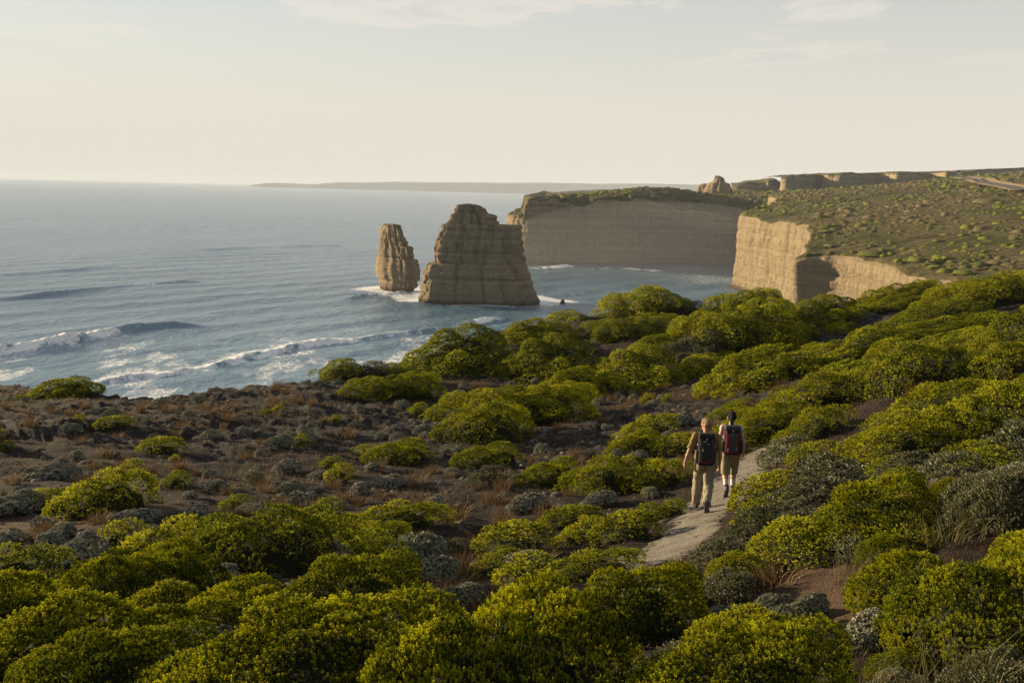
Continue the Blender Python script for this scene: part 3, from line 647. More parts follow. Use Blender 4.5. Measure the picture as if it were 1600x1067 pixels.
def bush(w, e, h, lr, tpl, spacing, seed, sub=0.5, upb=0.7, jit=0.25, core=0.86, flat=0.46, tintmid=0.42, tvar=0.19, lobevar=0.45, lsp=1.42):
    """mound of leafy lobes: returns foliage arrays and core arrays"""
    rs = np.random.RandomState(seed)
    a, b = w / 2, e / 2
    area = math.pi * a * b * (1 + 1.2 * h / max(a, b)); n = max(5, int(area / (lr * lsp) ** 2))
    k = np.arange(n) + 0.5; ph = k * 2.399963 + rs.uniform(0, 6); q = np.sqrt(k / n)
    q = np.clip(q + rs.normal(0, 0.5 / math.sqrt(n), n), 0, 1.0)
    ca, sa = np.cos(ph), np.sin(ph)
    outl = 1 + 0.42 * fbm(ca * 1.7 + seed * 3.1, sa * 1.7, 1.0, 3)           # uneven outline
    def top(x, y, qq): return h * (np.maximum(1 - qq ** 2.4, 0)) ** flat * (0.82 + 0.62 * fbm(x / (a * 0.60) + seed, y / (b * 0.60), 2.0, 3)) * (0.82 + 0.34 * x / a)
    X = a * q * ca * outl; Y = b * q * sa * outl; Zt = np.maximum(top(X, Y, q), 0.02 * h)
    nx, ny = X / a ** 2, Y / b ** 2; nz = np.maximum(Zt, 0.1 * h) / h ** 2 * 0.8
    N = np.stack([nx, ny, nz], -1); N /= np.linalg.norm(N, axis=1)[:, None]
    R = lr * np.exp(rs.normal(0, lobevar * 0.6, n)); R = np.clip(R, lr * 0.45, lr * 1.8)
    Cn = np.stack([X, Y, Zt], -1) - N * (R * sub)[:, None]; Cn[:, 2] = np.maximum(Cn[:, 2], R * 0.25)
    cnt = np.maximum(4, (2 * math.pi * R ** 2 / spacing ** 2).astype(int)); idx = np.repeat(np.arange(n), cnt); m = len(idx)
    D = rs.randn(m, 3); D /= np.linalg.norm(D, axis=1)[:, None]
    Nb = N[idx] + np.array([0, 0, 0.35]); Nb /= np.linalg.norm(Nb, axis=1)[:, None]
    dt = (D * Nb).sum(1); D = np.where((dt < 0)[:, None], D - 2 * dt[:, None] * Nb, D)
    P = Cn[idx] + D * (R[idx] * rs.uniform(0.82, 1.04, m))[:, None]
    keep = P[:, 2] > 0.01
    for c0 in range(0, m, 4000):                                              # drop shoots buried in a neighbouring lobe
        d2 = ((P[c0:c0+4000, None] - Cn[None]) ** 2).sum(-1) / (R[None] ** 2)
        keep[c0:c0+4000] &= d2.min(1) > 0.60
    P, D, idx = P[keep], D[keep], idx[keep]; m = len(P)
    ax = D * (1 - upb) + np.array([0, 0, upb]) + rs.normal(0, jit, (m, 3)) * 0.6
    lt = rs.normal(0, tvar * 0.7, n)
    tint = np.clip(tintmid + lt[idx] + rs.normal(0, tvar, m), 0, 1)
    V, F, T = scatter_sprigs(tpl, P, ax, np.exp(rs.normal(0, 0.18, m)), rs, tint)
    # solid core under the leaves, put in to block light
    nr, na = 7, 20; aa = np.linspace(0, 2*math.pi, na, endpoint=False); Vc = []
    for i in range(nr):
        qq = 1 - i / (nr - 1); o_ = 1 + 0.42 * fbm(np.cos(aa) * 1.7 + seed * 3.1, np.sin(aa) * 1.7, 1.0, 3)
        x = a * core * qq * np.cos(aa) * o_; y = b * core * qq * np.sin(aa) * o_
        z = np.maximum(top(x, y, np.full(na, qq)) * core - lr * 0.25, -0.05) if i else np.full(na, -0.25)
        Vc.append(np.stack([x, y, z], -1))
    Vc = np.array(Vc).reshape(-1, 3); Fc = gridF(nr, na, True); nc = len(Fc)
    # bare sticks reaching out through the leaves
    Vs, Fs, k0 = [], [], len(Vc)
    for i in range(int(10 + 14 * w)):
        an = rs.uniform(0, 6.283); q0, q1 = rs.uniform(0.1, 0.6), rs.uniform(0.75, 1.06)
        p0 = np.array([a*q0*math.cos(an), b*q0*math.sin(an), 0.02]); an += rs.normal(0, 0.25)
        p2 = np.array([a*q1*math.cos(an), b*q1*math.sin(an), 0.0]); p2[2] = float(max(0.1*h, top(p2[0], p2[1], np.array(min(q1, 0.97))) * rs.uniform(0.7, 1.15))) + rs.uniform(0, 0.05)
        p1 = (p0 + p2) / 2 + rs.normal(0, 0.06, 3) + [0, 0, 0.1 * h]
        rad = (0.009, 0.006, 0.0025)
        for j, (pt, r_) in enumerate(zip((p0, p1, p2), rad)):
            for m_ in range(3): Vs.append(pt + r_ * np.array([math.cos(2.094*m_), math.sin(2.094*m_), 0.3*math.sin(2.094*m_)]))
        for j in range(2):
            for m_ in range(3): Fs.append((k0 + 3*j + m_, k0 + 3*j + (m_+1) % 3, k0 + 3*j + 3 + (m_+1) % 3, k0 + 3*j + 3 + m_))
        k0 += 9
    return (V, F, T), (np.vstack([Vc, np.array(Vs)]), np.vstack([Fc, np.array(Fs)]), np.array([0]*nc + [1]*len(Fs)))

def tuft(n, h, spread, seed, width=0.006, lean=0.5, tri=True, mid=0.5):
    rs = np.random.RandomState(seed); a = rs.uniform(0, 6.283, n); r = spread * np.sqrt(rs.rand(n)) * 0.45
    b = np.stack([r*np.cos(a), r*np.sin(a), np.zeros(n) - 0.02], -1); hh = h * rs.uniform(0.45, 1.15, n)
    a2 = a + rs.normal(0, 0.6, n); ln = lean * rs.uniform(0.2, 1.2, n) * hh
    d = np.stack([np.cos(a2), np.sin(a2), np.zeros(n)], -1); s = np.stack([-np.sin(a2 + 0.7), np.cos(a2 + 0.7), np.zeros(n)], -1) * width
    mpt = b + d * (ln * 0.3)[:, None] + np.array([0, 0, 1]) * (hh * 0.6)[:, None]; tp = b + d * ln[:, None] + np.array([0, 0, 1]) * hh[:, None]
    V = np.stack([b - s, b + s, mpt + s * 0.8, mpt - s * 0.8, tp], 1); k = (np.arange(n) * 5)[:, None]
    Q = np.array([[0, 1, 2, 3]]) + k; T3 = np.array([[3, 2, 4]]) + k
    tint = np.repeat(np.clip(mid + rs.normal(0, 0.22, n), 0, 1), 5)
    return V.reshape(-1, 3), [Q, T3], tint

# sprig templates: fine for the near bushes, coarser with distance
SP_NEAR = sprig(2, 4, 0.050, 0.0130, 0.0054, 1.7, 1)
SP_MID = sprig(2, 3, 0.058, 0.0205, 0.0090, 1.2, 2)
SP_FAR = sprig(1, 4, 0.070, 0.036, 0.018, 0.9, 3)
SP_OLN = sprig(3, 4, 0.110, 0.022, 0.0065, 1.1, 4)
SP_OLM = sprig(2, 4, 0.130, 0.034, 0.012, 1.0, 5)
SP_GRN = sprig(2, 5, 0.034, 0.018, 0.0075, 0.7, 6)
SP_GRM = sprig(1, 5, 0.040, 0.028, 0.013, 0.6, 7)

KIT = {}                                     # kind -> list of (width, depth, height, foliage mesh, core and stick mesh)
def kit(kind, w, e, h, lr, tpl, sp, seed, lm, tm, **k):
    (V, F, T), (Vc, Fc, mi) = bush(w, e, h, lr, tpl, sp, seed, **k)
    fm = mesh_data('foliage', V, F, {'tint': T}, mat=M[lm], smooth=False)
    cm = mesh_data('core_and_sticks', Vc, Fc, mats=[M[tm], M['stick']], midx=mi)
    KIT.setdefault(kind, []).append((w, e, h, fm, cm))
for sd, (w, e, h) in enumerate([(0.9, 0.8, 0.45), (1.7, 1.4, 0.75), (2.4, 1.9, 0.85), (3.1, 2.2, 0.95)]):
    kit('near', w, e, h, 0.135 + 0.014 * w, SP_NEAR, 0.033, 11 + sd, 'green', 'twig', upb=0.66, lobevar=0.8, sub=0.22, lsp=1.42)
for sd, (w, e, h) in enumerate([(0.7, 0.65, 0.36), (1.0, 0.9, 0.55), (1.7, 1.5, 0.75), (1.9, 1.4, 0.8), (2.8, 2.0, 1.0), (2.6, 2.1, 1.15), (4.2, 2.6, 1.3)]):
    kit('mid', w, e, h, 0.115 + 0.028 * w, SP_MID, 0.050, 31 + sd, 'green', 'twig', upb=0.55, lobevar=0.8, sub=0.15, lsp=1.48)
for sd, (w, e, h) in enumerate([(1.6, 1.4, 0.8), (2.8, 2.2, 1.2), (4.4, 3.0, 1.7), (3.6, 3.0, 1.6), (6.0, 3.6, 2.1)]):
    kit('far', w, e, h, 0.17 + 0.03 * w, SP_FAR, 0.066, 51 + sd, 'green', 'twig', upb=0.45, lobevar=0.8, sub=0.12, lsp=1.50)
for sd, (w, e, h) in enumerate([(1.0, 0.8, 0.6), (1.6, 1.2, 0.8)]):
    kit('olive_near', w, e, h, 0.13, SP_OLN, 0.042, 71 + sd, 'olive', 'greytwig', upb=0.75, jit=0.4, core=0.7)
for sd, (w, e, h) in enumerate([(1.2, 1.0, 0.7), (2.2, 1.8, 1.0), (3.6, 2.6, 1.4)]):
    kit('olive', w, e, h, 0.16, SP_OLM, 0.075, 81 + sd, 'olive', 'greytwig', upb=0.65, jit=0.4, core=0.75)
for sd, (w, e, h) in enumerate([(0.5, 0.45, 0.28), (0.9, 0.75, 0.40)]):
    kit('grey_near', w, e, h, 0.060, SP_GRN, 0.027, 91 + sd, 'grey', 'greytwig', upb=0.25, sub=0.3, lobevar=0.5, core=0.82)
for sd, (w, e, h) in enumerate([(0.35, 0.32, 0.2), (0.5, 0.42, 0.26), (0.7, 0.6, 0.34), (1.1, 0.8, 0.42)]):
    kit('grey', w, e, h, 0.062, SP_GRM, 0.040, 101 + sd, 'grey', 'greytwig', upb=0.25, sub=0.3, lobevar=0.5, core=0.82)

_dd = np.concatenate([np.linspace(2.5, 40, 900), np.linspace(40, 95, 500)])
def ground_hit(px, py):
    r = ray(px, py); q = CAM[None] + r[None] * (_dd / r[1])[:, None]
    e = np.hypot(q[:, 0], q[:, 1]) - edge_r(q[:, 0], q[:, 1])
    g = GZ(q[:, 0], q[:, 1]) - np.where(e > 0, e * 2, 0)
    k = np.where(q[:, 2] < g)[0]
    return q[k[0]] if len(k) else None
NAMES = {'near': 'green_shrub', 'mid': 'green_shrub', 'far': 'green_shrub', 'olive': 'olive_shrub', 'olive_near': 'olive_shrub', 'grey': 'grey_cushion_bush', 'grey_near': 'grey_cushion_bush'}
ALLP = []
PLACED = []                                  # (x, y, radius)
prng = random.Random(5)
def plant(kind, x, y, w, e, h, label, group=None, rz=None, sink=0.06):
    L = KIT[kind]; best = sorted(range(len(L)), key=lambda i: abs(math.log(L[i][0] / w)))[:2]
    i = best[0] if len(best) < 2 or abs(math.log(L[best[1]][0] / w)) > 0.35 or prng.random() < 0.55 else best[1]
    W, E, H, fm, cm = L[i]
    z = float(min(ground_z(x, y), GZ(np.array(x), np.array(y)) + 0.1))
    root = empty(NAMES[kind], (x, y, z - sink * h), math.atan2(-x, y) + (rz if rz is not None else prng.uniform(-0.2, 0.55)))
    gx_, gy_ = (float(GZ(np.array(x + a_), np.array(y + b_)) - GZ(np.array(x - a_), np.array(y - b_))) / 1.2 for a_, b_ in ((0.6, 0), (0, 0.6)))
    nv = Vector((-0.85 * max(-0.45, min(0.45, gx_)), -0.85 * max(-0.45, min(0.45, gy_)), 1)).normalized()          # sits square to the slope
    root.rotation_mode = 'QUATERNION'; root.rotation_quaternion = Vector((0, 0, 1)).rotation_difference(nv) @ Euler((0, 0, root.rotation_euler[2])).to_quaternion()
    root.scale = (w / W, e / E, h / H)
    put('foliage', fm, root); put('core_and_sticks', cm, root)
    cat = {'green_shrub': 'shrub', 'olive_shrub': 'shrub', 'grey_cushion_bush': 'cushion bush'}[NAMES[kind]]
    tag(root, label, cat, group); PLACED.append((x, y, max(w, e) / 2)); ALLP.append((root, x, y, w, label))
    return root
def plant_px(typ, x0, x1, yt, yb, label, hr=None, group=None):
    """a bush that fills that box of the picture: its front foot stands on the ground there, its depth follows from the view"""
    g = ground_hit((x0 + x1) / 2, min(yb, 1066 + 400))
    if g is None: print('no ground', label); return
    d = math.hypot(g[0], g[1]); w = (x1 - x0) / FPX * d * (1.13 if typ == 'g' and (x1 < 1100 or d > 14) else 1.25 if typ == 'c' else 1.04)
    al = math.atan2(CAM[2] - g[2], d); span = (yb - yt) / FPX * math.hypot(d, CAM[2] - g[2])
    h = min(w * (hr or ((0.41 if d < 15 else 0.41 if d < 34 else 0.32) if typ == 'g' else 0.50)), span / math.cos(al) * 0.80)
    e = (span - 0.80 * h * math.cos(al)) / max(0.12, math.sin(al)) + 0.10 * w
    e = min(max(e, 0.55 * w), 1.7 * w)
    c = np.array(g[:2]) * (1 + 0.46 * e / d)
    if typ == 'g': kind = 'near' if d < 12.5 else ('mid' if d < 34 else 'far')
    elif typ == 'o': kind = 'olive_near' if d < 12 else 'olive'
    else: kind = 'grey_near' if d < 13 else 'grey'
    return plant(kind, c[0], c[1], w, e, h, label, group or {'g': 'green shrubs on the bluff', 'o': 'olive and silver shrubs on the bluff', 'c': 'grey cushion bushes on the bluff'}[typ])

BUSHES = [
 # the slope below the camera
 ('g',560,1000,905,1140,'huge yellow-green mound at the bottom edge, wider than any other shrub'),
 ('g',850,1112,890,1010,'dark-sided green shrub joining the huge mound at its sunless end'),
 ('g',835,1005,860,905,'low flat green shrub touching the near end of the gravel path'),
 ('g',270,700,958,1130,'broad green shrub below the round silver bush, cut by the bottom edge'),
 ('g',975,1330,950,1150,'sunlit green mound below the bare sand, tall dry stems before it'),
 ('g',1395,1790,805,1065,'large sunlit shrub filling the lower corner beside the bare sand'),
 ('g',1332,1480,888,962,'small green shrub leaning over the bare sand patch'),
 ('g',25,305,1000,1110,'rounded green shrub in the corner beside pale dry grass'),
 ('g',430,650,856,990,'domed green shrub with deep shade under it, grey bush at its shoulder'),
 ('g',165,480,930,1030,'long low green ridge of shrub running down from the domed shrub'),
 ('g',115,325,866,958,'mid-sized green shrub above the long low ridge of shrub'),
 ('g',55,135,915,948,'small yellowish shrub at the foot of the mid-sized mound'),
 ('g',-70,70,932,1000,'flat green shrub cut by the picture edge, above another flat one'),
 ('g',10,185,960,1045,'flat green shrub spreading under the one cut by the picture edge'),
 ('g',-60,80,848,925,'dark green shrub at the edge below the pale silver bush'),
 ('g',275,545,795,905,'wide sunlit green shrub at the inner border of the stony flat'),
 ('g',180,390,815,890,'green shrub growing into the wide sunlit one at the stony flat'),
 ('g',552,690,783,828,'neat green dome at the border of the stony flat, dry grass at its foot'),
 ('g',520,642,816,852,'low creeping shrub between the neat dome and the wide sunlit shrub'),
 ('g',98,242,740,808,'dark dome of green shrub on a bare sandy bank'),
 ('g',18,100,762,795,'thin strip of bright green shrub beside the sandy bank'),
 ('g',750,852,800,866,'green shrub among dry grass, before the row of small shrubs by the path'),
 ('g',1268,1465,740,850,'bushy yellow-green shrub with many heads, across the path from the hikers'),
 ('g',1180,1295,790,888,'yellow-green shrub with bare woody feet beside the olive bush'),
 ('g',1365,1445,780,858,'yellow shrub lump in front of the many-headed shrub'),
 ('g',1150,1242,742,800,'compact round green shrub at the path edge just past the hikers'),
 ('g',930,1018,795,850,'flat-topped green shrub, largest of the row of small ones by the path'),
 ('g',850,932,793,826,'low green shrub at the head of the row by the path'),
 ('g',1026,1070,778,806,'tiny round green shrub nearest the walking man\'s trailing foot'),
 ('g',985,1032,783,812,'tiny green shrub behind the flat-topped one by the path'),
 ('g',816,905,712,760,'lobed green shrub at the sea end of the clump before the man'),
 ('g',880,1015,698,768,'tallest green shrub of the clump before the man'),
 ('g',985,1075,704,764,'dark green shrub of the clump touching the man\'s hand'),
 ('g',952,1032,680,714,'green shrub rising behind the clump before the man'),
 ('g',1028,1092,676,710,'sunlit low shrub just behind the man\'s elbow'),
 ('g',683,826,628,694,'knobbly green shrub standing before a long dark one on the flat'),
 ('g',683,935,588,664,'long dark green shrub stretched across the flat behind the knobbly one'),
 ('g',575,668,678,724,'lone rounded shrub in the middle of the stony flat'),
 ('g',556,584,690,712,'small yellow shrub beside the lone rounded one'),
 ('g',714,810,692,734,'shallow green shrub between the lone rounded one and the clump'),
 ('g',540,692,580,626,'low spreading shrub on the grassy bank below the tall brink shrub'),
 ('g',640,792,504,586,'tall dense shrub on the brink against the surf'),
 ('g',500,562,545,594,'two-headed shrub on the brink above the breaking wave'),
 ('g',598,638,557,590,'small shrub on the brink before the tall dense one'),
 ('g',966,1062,642,684,'green shrub alone on the dark ground behind the clump'),
 ('g',1108,1255,640,700,'bright-topped shrub behind the woman\'s head'),
 ('g',780,925,526,594,'open ragged green shrub next to the tall brink shrub'),
 ('g',925,1052,540,604,'smooth green mound with a dark base below the ragged shrubs'),
 ('g',845,965,572,622,'dark low shrub at the edge of the grey rubble'),
 ('g',780,885,501,540,'green shrub on the brink near the rock lip'),
 ('g',905,1060,488,535,'spreading green shrub below the hummock on the brink'),
 ('g',990,1060,520,560,'yellow-green shrub tucked before the silver shrub'),
 ('g',1045,1245,470,556,'largest dark shrub at the back, under the lit cliff'),
 ('g',1060,1130,552,590,'low yellow shrub under the silver shrub'),
 ('g',1105,1272,530,610,'big sunlit dome beyond the woman, in front of the dark shrub'),
 ('g',1188,1355,580,645,'broad flat-headed shrub with shadowed hollow beneath it'),
 ('g',1255,1330,532,574,'small dark parasol-shaped shrub below a patch of dry grass'),
 ('g',1275,1345,567,600,'olive-yellow low shrub between the dome and the long bank'),
 ('g',1308,1412,478,560,'stepped green shrub rising in the middle of the far slope'),
 ('g',1225,1330,475,514,'dark green shrub below the foot of the lit cliff'),
 ('g',1390,1535,480,516,'long green shrub on the far slope above a darker band'),
 ('g',1395,1510,503,530,'dark band of shrub under the long one on the far slope'),
 ('g',1340,1485,524,626,'start of the long sunlit bank of shrub, beside the silver dome'),
 ('g',1440,1620,508,592,'high end of the long sunlit bank of shrub'),
 ('g',1388,1532,600,660,'flattened shrub just below the silver dome'),
 ('g',1325,1505,640,728,'wide mass of green shrub uphill from the path bend'),
 ('g',1228,1322,642,694,'shrub with brown stems showing at the path bend'),
 ('g',1490,1640,608,696,'bright shrub at the edge, uphill of the flattened one'),
 ('g',1545,1650,584,634,'yellow shrub at the edge under the long bank'),
 ('g',1355,1400,716,748,'small rounded green shrub under the wide mass'),
 ('g',1455,1625,430,480,'long dark-green shrub along the skyline of the bluff'),
 ('g',1355,1462,436,476,'wind-cut shrub at the lower end of the skyline row'),
 ('g',1370,1445,462,484,'low green shrub below the wind-cut one on the skyline'),
 ('g',935,1060,442,496,'twin-topped shrub crowning the hummock on the brink'),
 ('g',1100,1225,444,494,'dark dome on the brink against the foot of the lit cliff'),
 ('g',860,905,478,502,'small green shrub on the bare brink beside the hummock'),
 ('g',50,150,592,622,'green shrub alone on the brink of the stony flat, over the surf'),
 ('g',222,276,682,708,'little green shrub in the middle of the grey cushions'),
 ('g',405,425,640,650,'tiny green shrub near the brink'),
 ('g',500,530,718,734,'tiny bright shrub on the open flat'),
 ('g',155,200,656,674,'tiny green tuft behind a row of grey cushions'),
 ('g',345,385,778,800,'low green shrub at the edge of the wide sunlit one'),
 ('g',1090,1200,655,690,'pale green shrub in front of the bright-topped one'),
 ('g',1190,1260,505,540,'rounded shrub between the dark dome and the stepped shrub'),
 ('g',1500,1620,540,600,'dark shaded end of the long bank at the edge'),
 ('g',1480,1560,690,735,'yellow shrub between two brown-stemmed shrubs'),
 ('g',1105,1185,865,915,'yellow-green shrub below the olive bush at the path'),
 ('g',1240,1300,690,735,'green shrub behind the pale bush at the path bend'),
 # olive and silver shrubs
 ('o',1030,1142,520,566,'silver-grey shrub in shade before the largest dark shrub'),
 ('o',1372,1492,558,618,'silver dome standing out of the green on the far slope'),
 ('o',1375,1420,585,625,'small silver ball beside the silver dome'),
 ('o',1192,1262,668,726,'pale grey-green bush at the bend of the path'),
 ('o',1248,1315,690,756,'loose olive bush with open stems at the path bend'),
 ('o',1432,1525,690,768,'brown-stemmed greyish bush uphill of the many-headed shrub'),
 ('o',1480,1640,728,838,'large twiggy olive bush at the edge, tall reeds before it'),
 ('o',1535,1660,650,735,'silvery bush at the edge above the twiggy olive one'),
 ('o',1075,1160,806,884,'feathery olive bush hanging over the near bend of the path'),
 ('o',1130,1235,788,846,'feathery olive bush behind the one over the path bend'),
 ('o',1284,1355,808,878,'blue-grey bush in front of the yellow-green shrubs'),
 ('o',1095,1185,882,940,'soft olive bush beside the small white flowers'),
 ('o',1490,1640,985,1100,'silver-leaved bush in the lowest corner, reeds around it'),
 ('o',1380,1450,1020,1090,'small silver-leaved sprigs at the bottom edge'),
 ('o',730,792,728,762,'round olive bush alone on the flat below the knobbly shrub'),
 ('o',885,935,524,560,'grey-green bush between the ragged shrub and the smooth mound'),
 ('o',1120,1180,462,495,'thin grey bush on the brink beside the dark dome'),
 ('o',1040,1092,462,492,'small twisted grey bush on the skyline of the brink'),
 ('o',560,600,556,590,'bare twiggy bush between two shrubs on the brink'),
 ('o',785,850,560,590,'grey scrubby bush at the foot of the tall brink shrub'),
 # grey cushions one can point to
 ('c',58,160,834,896,'largest pale silver cushion, on the dune beside the picture edge'),
 ('c',606,690,822,884,'pale cushion tumbling down the shoulder of the domed shrub'),
 ('c',650,712,850,905,'grey cushion at the shaded back of the domed shrub'),
 ('c',272,352,984,1036,'round silver cushion in the hollow below the long low ridge'),
 ('c',1200,1295,925,968,'flat grey cushion on the lower rim of the bare sand'),
 ('c',1340,1405,945,1000,'straggling grey cushion between the sand and the corner shrub'),
 ('c',1302,1360,970,1020,'brownish cushion below the bare sand'),
 ('c',1100,1165,942,980,'round cushion between the dark-sided shrub and the sunlit mound'),
 ('c',-30,55,770,800,'pale flat cushion beside the strip of bright green shrub'),
 ('c',45,112,722,754,'large dark-sided cushion among the cushions of the flat'),
 ('c',180,242,800,822,'pale cushion on the sandy bank below the dark dome'),
 ('c',1185,1230,925,950,'small cushion at the corner of the sand'),
 ('c',800,850,766,796,'lumpy cushion on the flat before the clump'),
 ('c',915,960,766,790,'grey cushion hidden in grass below the clump'),
 ('c',450,540,842,872,'dull grey-brown cushion behind the domed shrub'),
]
for b_ in BUSHES: plant_px(*b_)
LANDMARKS = list(ALLP)

# scattered cushions, tufts and stones on the stony flat
def free(x, y, r, pad=0.75):
    return all((x - a) ** 2 + (y - b) ** 2 > (r + c * pad) ** 2 for a, b, c in PLACED)
rs = np.random.RandomState(99)
NG = 0
for _ in range(9000):
    if NG >= 180: break
    y = rs.uniform(13, 62); x = rs.uniform(-0.56, 0.20) * y
    if y > 44 and x > 4: continue
    if np.hypot(x, y) > edge_r(x, y) - 0.8 or path_dist(x, y) < 1.3: continue
    if fbm(x * 0.22, y * 0.22, 8.0, 3) < rs.uniform(-0.75, 0.35): continue
    w = float(np.clip(rs.lognormal(-1.15, 0.5), 0.14, 0.95))
    if not free(x, y, w / 2, 0.9): continue
    plant('grey', x, y, w, w * rs.uniform(0.7, 1.0), w * rs.uniform(0.4, 0.6), 'small grey cushion bush scattered on the dark stony flat', 'small grey cushions on the stony flat', rs.uniform(0, 6.28)); NG += 1
# the slope beyond the path is grown over: shrubs fill the gaps
NF = 0
for _ in range(6000):
    if NF >= 46: break
    y = rs.uniform(13, 70); x = rs.uniform(0.20, 0.60) * y
    if np.hypot(x, y) > edge_r(x, y) - 1.5 or path_dist(x, y) < 1.6: continue
    w = float(rs.uniform(0.8, 1.9)) * (1 if y < 34 else 1.5)
    if not free(x, y, w / 2, 0.55): continue
    plant(('mid' if y < 34 else 'far') if rs.rand() < 0.75 else 'olive', x, y, w, w * rs.uniform(0.8, 1.2), w * rs.uniform(0.26, 0.38), 'lesser shrub filling the gaps between larger shrubs uphill of the path', 'lesser shrubs uphill of the path', rs.uniform(-0.6, 0.6)); NF += 1
NS = 0
for _ in range(4000):
    if NS >= 34: break
    y = rs.uniform(14, 70); x = rs.uniform(-0.54, 0.5) * y
    if np.hypot(x, y) > edge_r(x, y) - 1.0 or path_dist(x, y) < 1.2: continue
    w = float(rs.uniform(0.3, 0.75))
    if not free(x, y, w / 2, 0.95): continue
    plant('mid' if y < 40 else 'far', x, y, w * (1 if y < 40 else 1.8), w * (0.9 if y < 40 else 1.5), w * 0.5 * (1 if y < 40 else 1.6), 'stray low green shrub between the larger shrubs and cushions', 'stray small green shrubs', rs.uniform(-0.6, 0.6)); NS += 1

SANDS = [at_d(1310,930,9.6), at_d(1370,1000,8.2), at_d(130,815,18), at_d(200,800,18.5), at_d(760,895,14)]
NL = 0
for _ in range(5000):
    if NL >= 60: break
    y = rs.uniform(6.5, 19); x = rs.uniform(-0.56, 0.56) * y
    if path_dist(x, y) < 1.0 or any((x-q[0])**2 + (y-q[1])**2 < 1.1 for q in SANDS): continue
    w = float(rs.uniform(0.35, 0.9))
    if not free(x, y, w / 2, 0.6): continue
    kd = 'near' if y < 12.5 else 'mid'; u_ = rs.rand()
    plant(kd if u_ < 0.5 else ('olive_near' if y < 12 else 'olive') if u_ < 0.75 else ('grey_near' if y < 13 else 'grey'), x, y, w, w * rs.uniform(0.8, 1.2), w * rs.uniform(0.36, 0.48), 'low plant filling a gap between the near shrubs', 'low plants between the near shrubs', rs.uniform(-0.6, 0.6)); NL += 1
# dry grass tufts
TUFTS = []
for i in range(4):
    V, F, T = tuft(150, 0.34, 0.42, 200 + i, 0.0045, 0.75, mid=0.45); TUFTS.append(mesh_data('dry_grass_tuft', V, F, {'tint': T}, mat=M['drygrass'], smooth=False))
REEDS = []
for i in range(3):
    V, F, T = tuft(55, 0.55, 0.5, 220 + i, 0.0028, 0.55, mid=0.35); REEDS.append(mesh_data('reed_tuft', V, F, {'tint': T}, mat=M['reed'], smooth=False))
def put_tuft(me, name, x, y, s, label, group, sink=0.02):
    o = put(name, me, loc=(x, y, float(ground_z(x, y)) - sink)); o.rotation_euler = (0, 0, prng.uniform(0, 6.28)); o.scale = (s, s, s * prng.uniform(0.8, 1.15))
    o['kind'] = 'stuff' if False else 'thing'
    ALLP.append((o, x, y, s, label)) if 'tuft between' in label else None
    return tag(o, label, 'grass', group)
NT_ = 0
for _ in range(9000):
    if NT_ >= 230: break
    y = rs.uniform(9, 60); x = rs.uniform(-0.54, 0.5) * y
    if np.hypot(x, y) > edge_r(x, y) - 0.8 or path_dist(x, y) < 0.85: continue
    if fbm(x * 0.3 + 7, y * 0.3, 3.0, 3) < rs.uniform(-0.6, 0.3): continue
    if not free(x, y, 0.05, 0.92): continue
    put_tuft(TUFTS[NT_ % 4], 'dry_grass_tuft', x, y, rs.uniform(0.55, 1.25), 'brown dry grass tuft between the shrubs and stones', 'dry grass tufts on the bluff'); NT_ += 1
for k, (px, py, s, lab) in enumerate([(1200,1085,1.0,'green reeds rising before the sunlit mound at the bottom edge'),(1260,1090,0.9,'tall dry reeds at the bottom edge before the sunlit mound'),(1330,1080,0.8,'reeds at the bottom edge beside the small bare gap'),(1420,1090,0.9,'reeds at the bottom edge before the silver sprigs'),
     (1500,1090,1.0,'reeds at the bottom edge before the corner silver bush'),(1580,1085,1.0,'reeds in the lowest corner of the slope'),(930,1085,0.8,'few dry reeds in the dark hollow at the bottom edge'),(1350,915,0.85,'dense brown reeds behind the bare sand'),(1380,905,0.9,'sunlit reeds beside the dense brown reeds'),(1325,905,0.7,'short reeds on the upper rim of the sand'),
     (1470,850,1.0,'tall orange-brown reeds before the twiggy olive bush'),(1500,840,1.0,'reeds rising in front of the twiggy olive bush'),(1440,850,0.9,'reeds beside the many-headed shrub'),(1130,930,0.7,'reeds behind the white flowers'),(690,975,0.7,'reeds in the hollow under the domed shrub'),(550,985,0.8,'pale reeds in the hollow at the foot of the huge mound'),(40,1045,0.8,'pale dry reeds beside the corner shrub'),
     (470,1005,0.7,'short reeds in the hollow beside the silver cushion'),(650,845,0.6,'reeds at the foot of the neat green dome')]):
    g = ground_hit(px, py)
    put_tuft(REEDS[k % 3], 'reed_tuft', g[0], g[1], s, lab, 'tall reeds on the slope')

# loose dry grass: blades nobody could count, one object
NB = 60000
y = np.sqrt(rs.uniform(5.5**2, 48**2, NB * 4)); x = rs.uniform(-0.56, 0.56, NB * 4) * y
kp = (fbm(x * 0.45, y * 0.45, 6.0, 3) > rs.uniform(-0.45, 0.55, NB * 4)) & (path_dist(x, y) > 0.62) & (np.hypot(x, y) < edge_r(x, y) - 0.5)
x, y = x[kp][:NB], y[kp][:NB]; n = len(x)
hh = rs.uniform(0.04, 0.20, n) * (0.7 + 0.5 * fbm(x * 0.4, y * 0.4, 2, 2)); a = rs.uniform(0, 6.283, n); b = np.stack([x, y, ground_z(x, y) - 0.01], -1)
d = np.stack([np.cos(a), np.sin(a), 0*a], -1); s = np.stack([-d[:, 1], d[:, 0], 0*a], -1) * (0.0035 + 0.00016 * y)[:, None]
tp = b + d * (hh * rs.uniform(0.2, 0.9, n))[:, None]; tp[:, 2] += hh
V = np.stack([b - s, b + s, tp], 1).reshape(-1, 3); F = np.arange(3 * n).reshape(-1, 3)
